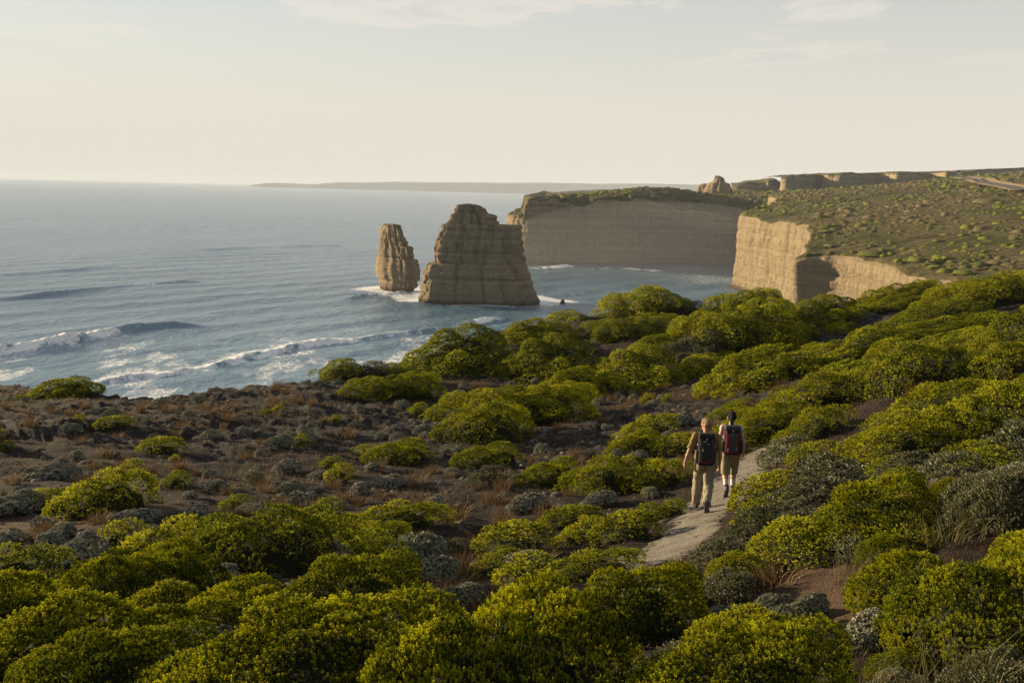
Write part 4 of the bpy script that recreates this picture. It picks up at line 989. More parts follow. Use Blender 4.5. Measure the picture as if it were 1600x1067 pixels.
o = put('grass', mesh_data('grass', V, F, {'tint': np.repeat(np.clip(rs.normal(0.45, 0.25, n), 0, 1), 3)}, mat=M['drygrass'], smooth=False)); tag(o, 'thin dry grass between the shrubs', 'grass', kind='stuff')
# loose stones
NR = 4200
y = np.sqrt(rs.uniform(9**2, 55**2, NR * 3)); x = rs.uniform(-0.56, 0.30, NR * 3) * y
kp = (fbm(x * 0.35, y * 0.35, 9.0, 3) > rs.uniform(-0.5, 0.5, NR * 3)) & (path_dist(x, y) > 0.7) & (np.hypot(x, y) < edge_r(x, y) - 0.4)
x, y = x[kp][:NR], y[kp][:NR]
t = NT('loose_stone'); c = t.ramp(t.attr('tint'), [(0.1, (0.055, 0.047, 0.040)), (0.5, (0.13, 0.115, 0.098)), (0.9, (0.27, 0.245, 0.21))]); M['stone'] = t.done(t.bsdf(c, 0.95, t.bump(t.noise(t.pos(), 40, 4), 0.6, 0.02), 0.1))
o = scatter_lumps('rubble', np.stack([x, y, ground_z(x, y)], -1), rs.gamma(1.8, 0.022, len(x)) + 0.016, 8, M['stone']); tag(o, 'loose limestone rubble on the bare flat', 'stones', kind='stuff')
# little white everlasting flowers by the bare sand
fl = []; 
for (px, py, n, sp_) in [(1170,925,34,0.5),(1150,905,20,0.45),(1240,905,8,0.4),(880,830,10,0.7)]:
    g = ground_hit(px, py)
    for _ in range(n): fl.append((g[0] + rs.normal(0, sp_), g[1] + rs.normal(0, sp_ * 0.6)))
fl = np.array(fl); n = len(fl); hz_ = rs.uniform(0.10, 0.28, n); b = np.stack([fl[:, 0], fl[:, 1], ground_z(fl[:, 0], fl[:, 1])], -1)
Vs = []; Fs = []; tt_ = []
for i in range(n):
    k = len(Vs) * 0 + sum(len(v) for v in Vs); r = rs.uniform(0.006, 0.010); q = b[i] + [0, 0, hz_[i]]
    Vs.append(np.array([b[i] + [-.0015, 0, 0], b[i] + [.0015, 0, 0], q, q + [r, 0, .003], q + [0.3*r, r, .006], q + [-0.8*r, .6*r, .003], q + [-.8*r, -.6*r, .002], q + [.3*r, -r, .002], q + [0, 0, .012]]))
    Fs += [(k, k+1, k+2)] + [(k+8, k+3+j, k+3+(j+1) % 5) for j in range(5)]; tt_ += [0.2]*2 + [1]*7
t = NT('flower_white'); c = t.mix(t.attr('tint'), (0.12, 0.10, 0.05), (0.42, 0.39, 0.32)); M['flower'] = t.done(t.bsdf(c, 0.8))
o = put('flowers', mesh_data('flowers', np.vstack(Vs), np.array(Fs), {'tint': tt_}, mat=M['flower'], smooth=False)); tag(o, 'tiny white papery flowers in the dry grass', 'flowers', kind='stuff')

# pebbles lying on the path
NPB = 1500
ii = rs.randint(5, len(PATH_L) - 5, NPB); of = rs.normal(0, 0.42, NPB)
q = PATH_L[ii] + nrm2[ii] * of[:, None]
o = scatter_lumps('gravel', np.stack([q[:, 0], q[:, 1], GZ(q[:, 0], q[:, 1]) + 0.015], -1), rs.gamma(2.0, 0.004, NPB) + 0.006, 12, M['stone']); tag(o, 'loose pebbles on the gravel path', 'gravel', kind='stuff')

# say which one: each small plant is named after the shrub it stands by
import re as _re
def short(lab):
    return _re.split(r"[,;]| (?:at|below|above|on|in|beside|with|between|behind|before|from|growing|joining|touching|running|filling|leaning|spreading|cut|standing|stretched|rising|among|alone|under|along|against|next|just|hanging|tumbling|near|nearest|across|tucked|crowning|uphill|showing|beyond|over|to|of|out|and|past)\b", lab)[0].strip()
_keys = {}
for r_, x_, y_, w_, l_ in LANDMARKS: _keys.setdefault(short(l_), []).append((x_, y_))
MARK = [(x_, y_, short(l_)) for r_, x_, y_, w_, l_ in LANDMARKS if len(_keys[short(l_)]) == 1 and len(short(l_).split()) >= 2 and short(l_).split()[0] not in ('start', 'high', 'two')]
_used = {}
_NAME = {'green_shrub': 'low green shrub', 'olive_shrub': 'low olive shrub', 'grey_cushion_bush': 'small grey cushion bush', 'dry_grass_tuft': 'brown dry grass tuft'}
_cand = {}
for r_, x_, y_, w_, l_ in ALLP[len(LANDMARKS):]:
    k = min(MARK, key=lambda m: (m[0]-x_)**2 + (m[1]-y_)**2); dx, dy = x_ - k[0], y_ - k[1]
    if math.hypot(dx, dy) > 6.5: continue
    rel = ('to seaward of' if dx < 0 else 'inland of') if abs(dx) > abs(dy) else ('behind' if dy > 0 else 'in front of')
    _cand.setdefault((_NAME[r_.name.split('.')[0]], rel, k[2]), []).append((math.hypot(dx, dy), w_, r_))
_ORD = ['nearest', 'second nearest', 'third nearest', 'fourth nearest']
for (nm, rel, key), L in _cand.items():
    L.sort(key=lambda q: q[0])
    for i, (d_, w_, r_) in enumerate(L):
        if len(L) == 1: lb = f"{nm} {rel} the {key}"
        elif i < 4: lb = f"{nm} {_ORD[i]} to and {rel} the {key}"
        else: continue
        if len(lb.split()) <= 16: r_['label'] = lb
# ------------------------------------------------------------------ road on the hill
RPX = [(1605,299),(1585,295.5),(1565,291.5),(1548,288.5),(1532,284.5),(1519,281.5),(1510,279.8),(1504,278.6),(1502,277.6)]
rp = np.array([hill_hit(*q)[:2] for q in RPX]); RL = resample(rp, 3.0); tg = np.gradient(RL, axis=0); tg /= np.linalg.norm(tg, axis=1)[:, None]
nr_ = np.stack([tg[:, 1], -tg[:, 0]], -1)
def strip(name, offs, lift, mat, L=RL, N=nr_):
    pts = L[:, None] + N[:, None] * np.array(offs)[None, :, None]; zc = HZ(L[:, 0], L[:, 1])[:, None] + 0 * pts[..., 0]
    V = np.concatenate([pts, (np.maximum(zc, HZ(pts[..., 0], pts[..., 1])) + lift)[..., None]], -1)
    return mesh_data(name, V.reshape(-1, 3), gridF(len(L), len(offs)), mat=mat)
M['asphalt'] = plain('asphalt', (0.052, 0.052, 0.055), 0.9, 0.2, 0.4, 0.3, 0.2)
M['verge'] = plain('sandy_verge', (0.33, 0.24, 0.13), 0.95, 0.3, 0.2, 0.5, 0.1)
M['paint'] = plain('road_paint', (0.72, 0.72, 0.70), 0.7, 0.1, 1.0)
tag(put('verge', strip('verge', (-9, -4, 4, 11), 0.9, M['verge'])), kind='structure')
tag(put('road', strip('road', (-4.0, 0, 4.0), 1.12, M['asphalt'])), kind='structure')
tag(put('road_marking', strip('road_marking', (-0.12, 0.12), 1.15, M['paint'])), kind='structure')
def rbox(w, d, h, r=0.02, seg=2):
    import bmesh
    bm = bmesh.new(); bmesh.ops.create_cube(bm, size=1.0)
    for v in bm.verts: v.co = (v.co.x * w, v.co.y * d, v.co.z * h)
    bmesh.ops.bevel(bm, geom=bm.edges[:] + bm.verts[:], offset=r, segments=seg, affect='EDGES', profile=0.7)
    return bm
def bm_obj(name, bm, mat, parent=None, loc=(0, 0, 0), rot=(0, 0, 0), smooth=True):
    me = bpy.data.meshes.new(name); bm.to_mesh(me); bm.free(); me.materials.append(mat)
    if smooth: me.polygons.foreach_set('use_smooth', np.ones(len(me.polygons), bool))
    o = put(name, me, parent, loc); o.rotation_euler = rot; return o
M['signblue'] = plain('sign_blue', (0.025, 0.10, 0.36), 0.5, 0.05, 1.0)
M['steel'] = plain('galvanised_steel', (0.35, 0.35, 0.34), 0.5, 0.15, 3.0, Metallic=0.6)
g = hill_hit(1497, 279.5); sg = empty('road_sign', (g[0], g[1], float(HZ(g[0], g[1])) - 0.2), 0.0)
hs = (279.5 - 265.6) / FPX * g[1]
bm_obj('panel', rbox(2.5, 0.08, 2.1, 0.06), M['signblue'], sg, (0, -0.08, hs - 1.05))
for x in (-0.8, 0.8): bm_obj('post', rbox(0.12, 0.12, hs, 0.02, 1), M['steel'], sg, (x, 0.03, hs / 2))
tag(sg, 'small blue road sign on posts at the road bend on the hill', 'road sign')
for px, py, lab in [(1522.5, 279.5, 'white guide post at the outer side of the road bend'), (1554, 287.5, 'white guide post halfway along the visible road')]:
    g = hill_hit(px, py); h = 5.2 if px < 1530 else 1.6
    gp = empty('guide_post', (g[0] + 3, g[1], float(HZ(g[0] + 3, g[1])) + 0.4)); bm_obj('post', rbox(0.22, 0.12, h, 0.03, 1), M['paint'], gp, (0, 0, h / 2)); bm_obj('reflector', rbox(0.14, 0.03, 0.25, 0.01, 1), M['signblue'], gp, (0, -0.075, h - 0.3))
    tag(gp, lab, 'guide post', 'guide posts by the road')

# ------------------------------------------------------------------ people: bodies as one smooth surface grown from tapered limbs
class SDF:
    def __init__(s, lo, hi, res):
        s.lo = np.array(lo, float); s.res = res; s.n = np.ceil((np.array(hi) - s.lo) / res).astype(int) + 1
        s.d = np.full(s.n, 0.5, np.float32)
    def cap(s, a, b, ra, rb, k=0.02, flat=None, cut=False, cuta=False, sub=False):
        """tapered capsule a->b; flat=(sx,sy,sz) squeezes it about its middle"""
        a = np.array(a, float); b = np.array(b, float); f = np.array(flat if flat else (1, 1, 1), float); c = (a + b) / 2
        R = max(ra, rb) + k + 0.04
        lo = np.minimum(a, b) - R * np.maximum(f, 1); hi = np.maximum(a, b) + R * np.maximum(f, 1)
        i0 = np.clip(((lo - s.lo) / s.res).astype(int), 0, s.n - 1); i1 = np.clip(((hi - s.lo) / s.res).astype(int) + 1, 1, s.n)
        g = [s.lo[q] + np.arange(i0[q], i1[q]) * s.res for q in range(3)]
        X, Y, Z = np.meshgrid(*g, indexing='ij'); P = np.stack([X, Y, Z], -1)
        q = (P - c) / f; A = (a - c) / f; B = (b - c) / f; AB = B - A; L2 = max((AB ** 2).sum(), 1e-9)
        tt = ((q - A) @ AB) / L2; u = np.clip(tt, 0, 1)
        d = (np.linalg.norm(q - A - u[..., None] * AB, axis=-1) - (ra + (rb - ra) * u)) * f.min()
        if cut: d = np.maximum(d, (tt - 1) * math.sqrt(L2))
        if cuta: d = np.maximum(d, -tt * math.sqrt(L2))
        sl = tuple(slice(i0[q], i1[q]) for q in range(3)); e = s.d[sl]
        if sub: s.d[sl] = np.maximum(e, -d); return
        h = np.clip(0.5 + 0.5 * (e - d) / k, 0, 1); s.d[sl] = (e + (d - e) * h - k * h * (1 - h)).astype(np.float32)
    def plane(s, axis, val, keep_above=True):
        g = s.lo[axis] + np.arange(s.n[axis]) * s.res; sh = [1, 1, 1]; sh[axis] = -1
        q = (val - g if keep_above else g - val).reshape(sh); s.d = np.maximum(s.d, q.astype(np.float32))
    def wrinkle(s, amp, freq, seed=0.0, stretch=(1, 1, 1)):
        ii = np.argwhere(np.abs(s.d) < 0.03); p = (s.lo + ii * s.res) * freq * np.array(stretch)
        s.d[tuple(ii.T)] += (amp * fbm(p[:, 0] + seed, p[:, 1], p[:, 2], 3)).astype(np.float32)
    def mesh(s):
        d = s.d; n = d.shape; neg = d < 0
        cnt = np.zeros([k - 1 for k in n], np.float32); acc = np.zeros([k - 1 for k in n] + [3], np.float32)
        C8 = [(i, j, k) for i in (0, 1) for j in (0, 1) for k in (0, 1)]
        def sl(o): return tuple(slice(o[q], n[q] - 1 + o[q]) for q in range(3))
        for a in C8:
            for ax in range(3):
                if a[ax]: continue
                b = list(a); b[ax] = 1
                da, db = d[sl(a)], d[sl(b)]; m = (da < 0) != (db < 0); tq = np.where(m, da / np.where(m, da - db, 1), 0)
                for q in range(3): acc[..., q] += np.where(m, a[q] + (tq if q == ax else 0), 0)
                cnt += m
        act = cnt > 0; idx = np.full(cnt.shape, -1, np.int32); idx[act] = np.arange(act.sum())
        cell = np.argwhere(act); V = s.lo + (cell + acc[act] / cnt[act][:, None]) * s.res
        F = []
        for ax in range(3):
            o1, o2 = [q for q in range(3) if q != ax]
            if ax == 1: o1, o2 = o2, o1
            e = [slice(None)] * 3; e[ax] = slice(0, n[ax] - 1); f_ = [slice(None)] * 3; f_[ax] = slice(1, n[ax])
            a, b = neg[tuple(e)], neg[tuple(f_)]; cr = np.argwhere(a != b); fl = a[tuple(cr.T)]
            ok = (cr[:, o1] > 0) & (cr[:, o2] > 0) & (cr[:, o1] < n[o1] - 1) & (cr[:, o2] < n[o2] - 1); cr, fl = cr[ok], fl[ok]
            def at(u, v): c = cr.copy(); c[:, o1] -= u; c[:, o2] -= v; return idx[tuple(c.T)]
            q = np.stack([at(1, 1), at(0, 1), at(0, 0), at(1, 0)], -1); q[~fl] = q[~fl][:, ::-1]; F.append(q)
        return V, np.concatenate(F)
def sdf_obj(name, s, mat, parent, relax=1):
    V, F = s.mesh(); 
    for _ in range(relax):                     # light smoothing
        A = np.zeros_like(V); c = np.zeros(len(V))
        for i in range(4):
            np.add.at(A, F[:, i], V[F[:, (i+1) % 4]] + V[F[:, (i-1) % 4]]); np.add.at(c, F[:, i], 2)
        V = 0.5 * V + 0.5 * A / c[:, None]
    return put(name, mesh_data(name, V, F, mat=mat), parent)

M['skin'] = plain('skin', (0.28, 0.155, 0.105), 0.6, 0.12, 6.0, 0.1, 0.35)
M['skinpale'] = plain('skin_pale', (0.36, 0.225, 0.18), 0.6, 0.10, 6.0, 0.1, 0.35)
def cloth(name, col, stripe=None):
    t = NT(name); p = t.objc(); n = t.noise(p, 14, 5, 0.6)
    c = t.mix(n, tuple(x * 0.75 for x in col), tuple(min(1, x * 1.2) for x in col))
    if stripe:
        w = t.n('ShaderNodeTexWave', wave_type='BANDS', bands_direction='X'); t.l(p, w.inputs['Vector']); w.inputs['Scale'].default_value = 9.0; w.inputs['Distortion'].default_value = 0.6
        c = t.mix(t.mr(w.outputs['Fac'], 0.7, 0.95, 0, 0.4), c, stripe)
    return t.done(t.bsdf(c, 0.9, t.bump(t.noise(p, 22, 4), 0.5, 0.02), 0.15))
M['shirt'] = cloth('tan_shirt', (0.20, 0.132, 0.05), (0.11, 0.068, 0.026)); M['trousers'] = cloth('khaki_trousers', (0.21, 0.182, 0.135))
M['top'] = cloth('pale_pink_top', (0.46, 0.32, 0.33)); M['shorts'] = cloth('khaki_shorts', (0.22, 0.178, 0.11))
M['boot'] = plain('boot_leather', (0.055, 0.050, 0.046), 0.7, 0.3, 20, 0.3); M['sole'] = plain('boot_sole', (0.085, 0.082, 0.078), 0.9, 0.3, 40, 0.6)
M['sock'] = cloth('pale_sock', (0.52, 0.48, 0.44))
M['hairfair'] = plain('fair_hair', (0.24, 0.145, 0.060), 0.55, 0.5, 60, 0.8, 0.4); M['hairdark'] = plain('black_hair', (0.006, 0.005, 0.005), 0.75, 0.4, 60, 0.8, 0.15)
M['eye'] = plain('eye', (0.05, 0.04, 0.035), 0.3, 0.1, 5)
M['packblack'] = cloth('pack_black', (0.022, 0.022, 0.024)); M['packgrey'] = cloth('pack_charcoal', (0.050, 0.048, 0.050)); M['packred'] = cloth('pack_red', (0.15, 0.018, 0.018)); M['packwhite'] = plain('pack_reflective', (0.26, 0.26, 0.26), 0.5, 0.1, 8)

def hand(s, wrist, dirn, side, palm, k=0.006):
    """palm, four unequal curled fingers and a thumb; dirn = way the fingers point, side = thumb side, palm = palm normal"""
    w = np.array(wrist, float); d = np.array(dirn, float); d /= np.linalg.norm(d); q = np.array(palm, float); q -= d * (q @ d); q /= np.linalg.norm(q); e = np.cross(d, q); e /= np.linalg.norm(e)
    if e @ np.array(side, float) < 0: e = -e
    s.cap(w, w + d * 0.03, 0.024, 0.026, 0.01)
    for t_ in (-0.026, -0.009, 0.009, 0.026): s.cap(w + d*0.015 + e*t_*0.7, w + d * 0.088 + e * t_, 0.015, 0.0125, 0.012)
    for t_, L in ((-0.029, 0.060), (-0.010, 0.076), (0.010, 0.082), (0.029, 0.072)):
        b = w + d * 0.09 + e * t_; m = b + d * L * 0.5 + q * L * 0.16; tip = m + d * L * 0.32 + q * L * 0.40
        s.cap(b, m, 0.0105, 0.0095, k); s.cap(m, tip, 0.0095, 0.0080, k)
    b = w + d * 0.03 + e * 0.026; m = b + d * 0.034 + e * 0.024 + q * 0.016; tip = m + d * 0.030 + q * 0.016 + e * 0.004
    s.cap(b, m, 0.014, 0.0115, 0.008); s.cap(m, tip, 0.0115, 0.009, k)

def make_person(P, female, loc, rz, mats, label):
    root = empty('person', loc, rz)
    B = SDF((-0.48, -0.55, -0.02), (0.48, 0.50, P['H'] + 0.08), 0.0105)
    pel, che, nb, hd = (np.array(P[k], float) for k in ('pelvis', 'chest', 'neck', 'head'))
    sh, hp = P['shoulder'], P['hip']; W = P['w']
    def torso(S, g, lowcut=False):
        S.cap(pel + [0, 0, 0.02], pel + [0, 0, 0.10], 0.135*W + g, 0.120*W + g, 0.05, (1.22, 0.80, 1))
        S.cap(pel + [0, 0, 0.10], che, 0.118*W + g, 0.140*W + g, 0.05, (1.22, 0.76, 1))
        S.cap(che, che + [0, -0.01, 0.10], 0.138*W + g, 0.100*W + g, 0.05, (1.30, 0.78, 1))
        for i in (0, 1): S.cap(che + [0, -0.01, 0.12], sh[i], 0.070 + g, 0.056*W + g, 0.05)
    torso(B, 0.0)
    for i in (0, 1):
        B.cap(hp[i], P['knee'][i], 0.092*W, 0.056*W, 0.05); B.cap(P['knee'][i], P['calf'][i], 0.056*W, 0.056*W, 0.03); B.cap(P['calf'][i], P['ankle'][i], 0.056*W, 0.036, 0.03)
        B.cap(P['ankle'][i], P['toe'][i], 0.036, 0.030, 0.02)
        B.cap(sh[i], P['elbow'][i], 0.050*W, 0.038*W, 0.03); B.cap(P['elbow'][i], P['fore'][i], 0.039*W, 0.037*W, 0.02); B.cap(P['fore'][i], P['wrist'][i], 0.037*W, 0.025*W, 0.02)
        hand(B, P['wrist'][i], np.array(P['wrist'][i]) - np.array(P['fore'][i]) + [0, 0.02, -0.05], (0, 1, 0), (1 if i == 0 else -1, 0.25, 0))
    B.cap(nb - [0, 0, 0.05], hd - [0, 0.02, 0.06], 0.056*W, 0.050*W, 0.03)
    f = np.array(P['face'], float); f /= np.linalg.norm(f); r = np.cross(f, [0, 0, 1]); r /= np.linalg.norm(r); up = np.cross(r, f)
    B.cap(hd - f * 0.018 + up * 0.015, hd + f * 0.025 + up * 0.02, 0.080, 0.076, 0.03); B.cap(hd + up * 0.0, hd + f * 0.050 - up * 0.075, 0.066, 0.042, 0.03)
    B.cap(hd + f * 0.088 + up * 0.012, hd + f * 0.112 - up * 0.022, 0.009, 0.014, 0.012)                      # nose
    B.cap(hd + f*0.082 + up*0.032 - r*0.035, hd + f*0.082 + up*0.032 + r*0.035, 0.014, 0.014, 0.015)            # brow
    B.cap(hd + f*0.086 - up*0.055 - r*0.016, hd + f*0.086 - up*0.055 + r*0.016, 0.009, 0.009, 0.008)            # lips
    for q in (-1, 1): B.cap(hd + r*0.080*q - f*0.012 + up*0.015, hd + r*0.083*q - f*0.016 - up*0.022, 0.016, 0.011, 0.006, (0.7, 1, 1))
    sdf_obj('body', B, mats['skin'], root)
    for q in (-1, 1):
        S = SDF(hd - 0.2, hd + 0.2, 0.004); c = hd + f*0.084 + up*0.012 + r*0.031*q; S.cap(c, c + r*0.001, 0.011, 0.011, 0.001); sdf_obj('eye', S, M['eye'], root, 0)
    # hair
    S = SDF(hd - [0.2, 0.24, 0.42], hd + [0.2, 0.2, 0.2], 0.006)
    S.cap(hd - f*0.030 + up*0.030, hd + f*0.018 + up*0.045, 0.088, 0.080, 0.02); S.cap(hd - f*0.045 + up*0.01, hd - f*0.050 - up*0.045, 0.072, 0.050, 0.03)
    if female:
        S.cap(hd - f*0.112 + up*0.045, hd - f*0.128 + up*0.010, 0.030, 0.036, 0.012); S.cap(hd - f*0.135 + up*0.0, hd - f*0.115 - up*0.16, 0.036, 0.030, 0.02); S.cap(hd - f*0.115 - up*0.16, hd - f*0.095 - up*0.27, 0.030, 0.010, 0.02)
        S.wrinkle(0.006, 45, 2.0, (1, 1, 0.35))
    else: S.wrinkle(0.014, 50, 1.0)
    S.cap(hd + f*0.075 - up*0.03, hd + f*0.10 + up*0.0, 0.060, 0.058, 0.01, sub=True)
    sdf_obj('hair', S, mats['hair'], root, 0)
    # upper garment
    S = SDF((-0.48, -0.4, 0.7), (0.48, 0.4, P['H']), 0.013)
    torso(S, 0.020 if not female else 0.012)
    S.cap(pel + [0, 0, -0.10], pel + [0, 0, 0.10], 0.150*W, 0.138*W, 0.03, (1.22, 0.84, 1))
    for i in (0, 1):
        if female: S.cap(np.array(sh[i]), np.array(sh[i]) + [0.012*(-1 if i == 0 else 1), 0, -0.03], 0.058, 0.056, 0.02)
        else:
            m = np.array(sh[i]) + (np.array(P['elbow'][i]) - np.array(sh[i])) * 0.86; S.cap(sh[i], m, 0.072, 0.066, 0.03, cut=True)
    S.cap(nb - [0, 0.01, 0.05], nb + [0, -0.005, 0.005], 0.070*W, 0.062*W, 0.02, cut=True)
    S.wrinkle(0.016 if not female else 0.008, 11, 3.0, (1, 1, 0.7)); S.plane(2, P['hem'])
    sdf_obj('shirt' if not female else 'vest_top', S, mats['top'], root)
    # trousers or knee-length shorts
    S = SDF((-0.40, -0.52, 0.0), (0.40, 0.45, 1.15), 0.013)
    S.cap(pel + [0, 0, -0.03], pel + [0, 0, 0.07], 0.148*W, 0.130*W, 0.04, (1.20, 0.84, 1))
    for i in (0, 1):
        hpi, kn, ca_, an = (np.array(v, float) for v in (hp[i], P['knee'][i], P['calf'][i], P['ankle'][i]))
        if female: S.cap(hpi, kn + (ca_ - kn) * 0.55, 0.108, 0.088, 0.035, cut=True)
        else:
            S.cap(hpi, kn, 0.108, 0.084, 0.035); S.cap(kn, ca_, 0.084, 0.082, 0.03); S.cap(ca_, an + (an - ca_) * 0.12, 0.082, 0.076, 0.03, cut=True)
    S.wrinkle(0.026 if not female else 0.016, 10, 6.0, (1, 1, 0.6))
    sdf_obj('trousers' if not female else 'knee_shorts', S, mats['legs'], root)
    for i in (0, 1):
        an, to = np.array(P['ankle'][i], float), np.array(P['toe'][i], float); lg = an - np.array(P['calf'][i], float); lg /= np.linalg.norm(lg)
        if female:
            S = SDF(an - 0.2, an + 0.3, 0.006); S.cap(an - lg * 0.20, an, 0.050, 0.044, 0.01, cuta=True); sdf_obj('sock', S, M['sock'], root)
        S = SDF(np.minimum(an, to) - 0.16, np.maximum(an, to) + 0.16, 0.006); fw = to - an; dn = lg
        heel = an + lg * 0.035 - (fw - lg * (fw @ lg)) / (np.linalg.norm(fw) + 1e-9) * 0.055
        S.cap(an - lg * 0.07, an + lg * 0.01, 0.056, 0.052, 0.03, cuta=True); S.cap(heel, to, 0.046, 0.046, 0.03); S.cap(to, to + (to - heel) * 0.16, 0.046, 0.038, 0.03)
        bt = sdf_obj('boot', S, M['boot'], root)
        S = SDF(np.minimum(an, to) - 0.20, np.maximum(an, to) + 0.20, 0.006)
        ft = to - heel; ft /= np.linalg.norm(ft); sn = np.cross(np.cross(ft, lg), ft); sn /= np.linalg.norm(sn)
        h2 = heel + sn * 0.036 - ft * 0.012; t2 = to + ft * 0.055 + sn * 0.034
        S.cap(h2, t2, 0.040, 0.043, 0.01); 
        # flatten into a slab
        gx_ = [S.lo[q] + np.arange(S.n[q]) * S.res for q in range(3)]; XX = np.meshgrid(*gx_, indexing='ij'); dd = sum((XX[q] - ((h2 + t2) / 2)[q]) * sn[q] for q in range(3)); S.d = np.maximum(S.d, (np.abs(dd) - 0.014).astype(np.float32))
        sdf_obj('sole', S, M['sole'], bt, 0)
    tag(root, label, 'person'); return root

def make_pack(loc, rz, W, H, D, mats, label, tilt=0.10):
    """origin: middle of the back panel (touching the wearer's back), bag towards -y"""
    root = empty('backpack', loc, rz); root.rotation_euler = (-tilt, 0, rz)
    bm_obj('bag', rbox(W, D, H, 0.06, 4), mats['bag'], root, (0, -D/2, 0))
    bm_obj('front_pocket', rbox(W*0.62, 0.07, H*0.66, 0.03, 3), mats['front'], root, (0, -D - 0.015, -H*0.06))
    lid = bm_obj('lid', rbox(W*0.98, D*1.08, H*0.17, 0.045, 3), mats['lid'], root, (0, -D/2 - 0.01, H*0.47))
    bm_obj('buckle', rbox(0.022, 0.012, 0.05, 0.004, 1), mats['mark'], lid, (0, -D*0.54 - 0.01, -H*0.10))
    for q in (-1, 1):
        bm_obj('side_pocket', rbox(0.05, D*0.7, H*0.40, 0.022, 3), mats['side'], root, (q*(W/2 + 0.012), -D*0.5, -H*0.22))
        bm_obj('compression_strap', rbox(0.014, D*0.9, 0.02, 0.005, 1), mats['mark2'], root, (q*(W/2 + 0.004), -D*0.5, H*0.16))
        bm_obj('edge_panel', rbox(0.03, 0.05, H*0.78, 0.012, 2), mats['edge'], root, (q*W*0.36, -D - 0.008, -H*0.02))
        # shoulder strap: a band over the shoulder
        import bmesh
        bm = bmesh.new(); prof = []
        pts = [(q*W*0.26, -0.03, H*0.36), (q*W*0.30, 0.03, H*0.50), (q*W*0.33, 0.115, H*0.52), (q*W*0.36, 0.215, H*0.40), (q*W*0.40, 0.262, H*0.14), (q*W*0.46, 0.21, -H*0.12), (q*W*0.50, 0.08, -H*0.26), (q*W*0.48, -0.02, -H*0.32)]
        pts = resample(np.array(pts), 0.03); tn = np.gradient(pts, axis=0); tn /= np.linalg.norm(tn, axis=1)[:, None]
        sd_ = np.array([1.0, 0, 0]); rows = []
        for p_, t_ in zip(pts, tn):
            nn = np.cross(t_, sd_); nn /= np.linalg.norm(nn); rows.append([bm.verts.new(p_ + sd_*a + nn*b) for a, b in ((-.03, -.007), (.03, -.007), (.03, .007), (-.03, .007))])
        for a, b in zip(rows[:-1], rows[1:]):
            for j in range(4): bm.faces.new((a[j], a[(j+1) % 4], b[(j+1) % 4], b[j]))
        bm.faces.new(rows[0]); bm.faces.new(rows[-1][::-1])
        bm_obj('shoulder_strap', bm, mats['lid'], root)
    for k, (x, z, w, h) in enumerate(mats['marks']): bm_obj('reflective_mark', rbox(w, 0.008, h, 0.002, 1), M['packwhite'] if k < 3 else M['packred'], root, (x*W, -D - 0.053, z*H))
    tag(root, label, 'backpack', 'hikers\' backpacks'); return root

def on_path(px, py):
    g = ground_hit(px, py); return g
# the man: mid-stride, trailing foot peeling off the ground
gm = on_path(1097, 799); RZM = -0.14
hm = float(GZ(gm[0], gm[1]))
MAN = dict(H=1.78, w=1.0, pelvis=(0, 0, 0.95), chest=(0, 0.03, 1.27), neck=(0, 0.02, 1.50), head=(0, 0.05, 1.655), face=(-0.82, 0.55, -0.06),
  shoulder=[(-0.195, 0.015, 1.435), (0.195, 0.015, 1.43)], hip=[(-0.085, 0, 0.93), (0.085, 0, 0.93)],
  knee=[(-0.10, 0.17, 0.52), (0.085, -0.06, 0.505)], calf=[(-0.105, 0.185, 0.36), (0.075, -0.21, 0.43)], ankle=[(-0.11, 0.19, 0.095), (0.05, -0.42, 0.30)],
  toe=[(-0.12, 0.33, 0.045), (0.058, -0.405, 0.135)], elbow=[(-0.295, -0.06, 1.165), (0.265, -0.03, 1.155)], fore=[(-0.325, -0.035, 1.06), (0.275, 0.0, 1.06)], wrist=[(-0.36, 0.03, 0.915), (0.275, 0.055, 0.905)], hem=0.80)
make_person(MAN, False, (gm[0], gm[1], hm + 0.005), RZM, dict(skin=M['skin'], hair=M['hairfair'], top=M['shirt'], legs=M['trousers']), 'fair-haired hiker in tan shirt and long khaki trousers, rear foot lifting off the path')
def world(root_loc, rz, v):
    c, s = math.cos(rz), math.sin(rz); return (root_loc[0] + v[0]*c - v[1]*s, root_loc[1] + v[0]*s + v[1]*c, root_loc[2] + v[2])
mk1 = dict(bag=M['packblack'], front=M['packblack'], lid=M['packblack'], side=M['packgrey'], edge=M['packgrey'], mark=M['packwhite'], mark2=M['packwhite'], marks=[(-0.12, 0.30, 0.05, 0.014), (0.10, 0.22, 0.016, 0.03), (-0.2, 0.02, 0.014, 0.05), (0, -0.38, 0.16, 0.02), (0.25, -0.30, 0.03, 0.06)])
make_pack(world((gm[0], gm[1], hm), RZM, (0, -0.115, 1.23)), RZM, 0.30, 0.56, 0.17, mk1, 'black backpack with pale marks on the fair-haired hiker\'s back')
gw = on_path(1137, 773); RZW = -0.10; hw_ = float(GZ(gw[0], gw[1]))
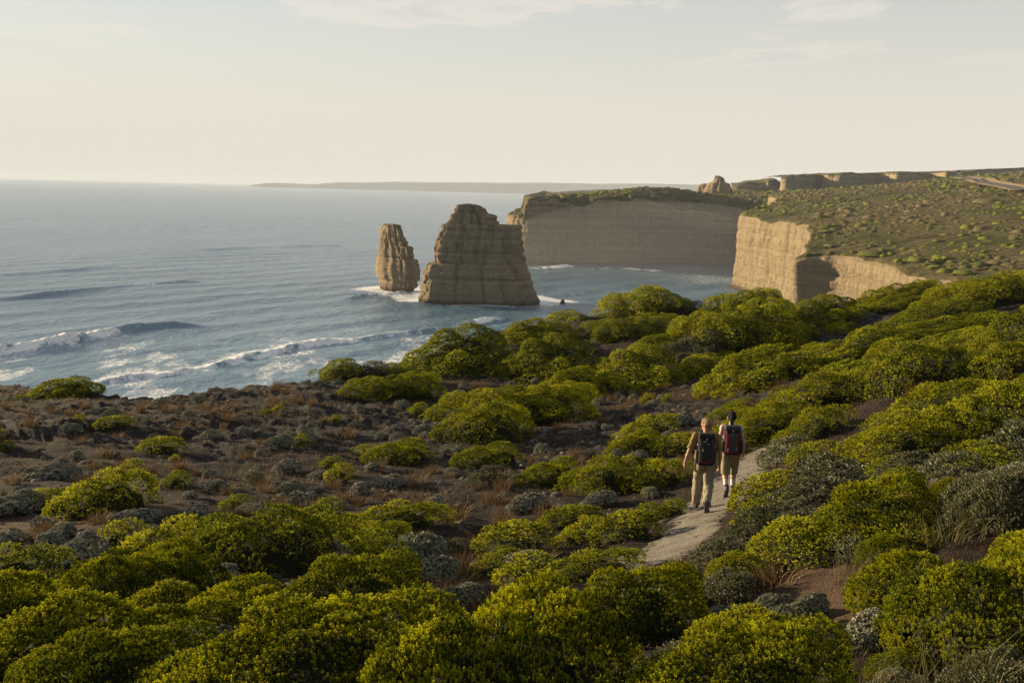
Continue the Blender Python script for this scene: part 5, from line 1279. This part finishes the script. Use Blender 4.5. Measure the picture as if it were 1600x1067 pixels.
WOM = dict(H=1.68, w=0.90, pelvis=(0, 0, 0.90), chest=(0, 0.02, 1.19), neck=(0, 0.02, 1.40), head=(0.0, 0.045, 1.55), face=(0.10, 1.0, -0.05),
  shoulder=[(-0.165, 0.01, 1.345), (0.165, 0.01, 1.345)], hip=[(-0.082, 0, 0.88), (0.082, 0, 0.88)],
  knee=[(-0.08, -0.02, 0.485), (0.09, 0.12, 0.49)], calf=[(-0.078, -0.12, 0.385), (0.10, 0.12, 0.34)], ankle=[(-0.072, -0.29, 0.205), (0.105, 0.13, 0.095)],
  toe=[(-0.075, -0.235, 0.06), (0.13, 0.26, 0.045)], elbow=[(-0.225, 0.02, 1.09), (0.235, -0.05, 1.085)], fore=[(-0.22, 0.07, 1.0), (0.245, -0.03, 0.985)], wrist=[(-0.19, 0.16, 0.88), (0.255, 0.03, 0.845)], hem=0.80)
make_person(WOM, True, (gw[0], gw[1], hw_ + 0.005), RZW, dict(skin=M['skinpale'], hair=M['hairdark'], top=M['top'], legs=M['shorts']), 'hiker with black ponytail in sleeveless top and knee-length khaki shorts')
mk2 = dict(bag=M['packblack'], front=M['packgrey'], lid=M['packgrey'], side=M['packblack'], edge=M['packred'], mark=M['packwhite'], mark2=M['packred'], marks=[(-0.1, 0.26, 0.035, 0.012), (0.22, -0.25, 0.014, 0.07), (-0.28, -0.30, 0.014, 0.05), (0, -0.40, 0.20, 0.035), (0.30, 0.02, 0.03, 0.22), (-0.30, 0.02, 0.03, 0.22)])
make_pack(world((gw[0], gw[1], hw_), RZW, (0, -0.105, 1.135)), RZW, 0.31, 0.54, 0.18, mk2, 'dark red and charcoal backpack on the ponytailed hiker\'s back')
# ------------------------------------------------------------------ sea haze
hz = np.array([(x, y, z) for z in (-6.0, 150.0) for x, y in ((-26000, -26000), (26000, -26000), (26000, 26000), (-26000, 26000))], float)
hf = np.array([(0, 3, 2, 1), (4, 5, 6, 7), (0, 1, 5, 4), (1, 2, 6, 5), (2, 3, 7, 6), (3, 0, 4, 7)])
t = NT('sea_haze'); v = t.n('ShaderNodeVolumePrincipled'); v.inputs['Color'].default_value = (0.62, 0.72, 0.86, 1)
HAZE = 0.00006
v.inputs['Density'].default_value = HAZE; v.inputs['Anisotropy'].default_value = 0.0
t.l(v.outputs[0], t.o.inputs['Volume'])
haze = put('haze', mesh_data('haze', hz, hf, smooth=False, mat=t.m)); tag(haze, kind='stuff')

# spray hanging in the bay below the shaded cliff
V0, T0 = [], []
na, nb = 32, 12
for j in range(nb + 1):
    b = -math.pi / 2 + math.pi * j / nb
    for i in range(na): a = 2 * math.pi * i / na; V0.append((115 + 150 * math.cos(b) * math.cos(a), 765 + 125 * math.cos(b) * math.sin(a), 2 + 52 * math.sin(b)))
t = NT('sea_spray'); v = t.n('ShaderNodeVolumePrincipled'); v.inputs['Color'].default_value = (0.9, 0.92, 0.95, 1); v.inputs['Density'].default_value = 0.00065
t.l(v.outputs[0], t.o.inputs['Volume'])
mist = put('sea_mist', mesh_data('sea_mist', np.array(V0), gridF(nb + 1, na, True), smooth=False, mat=t.m)); tag(mist, 'pale sea spray hanging in the bay below the shaded cliff', 'mist', kind='stuff')
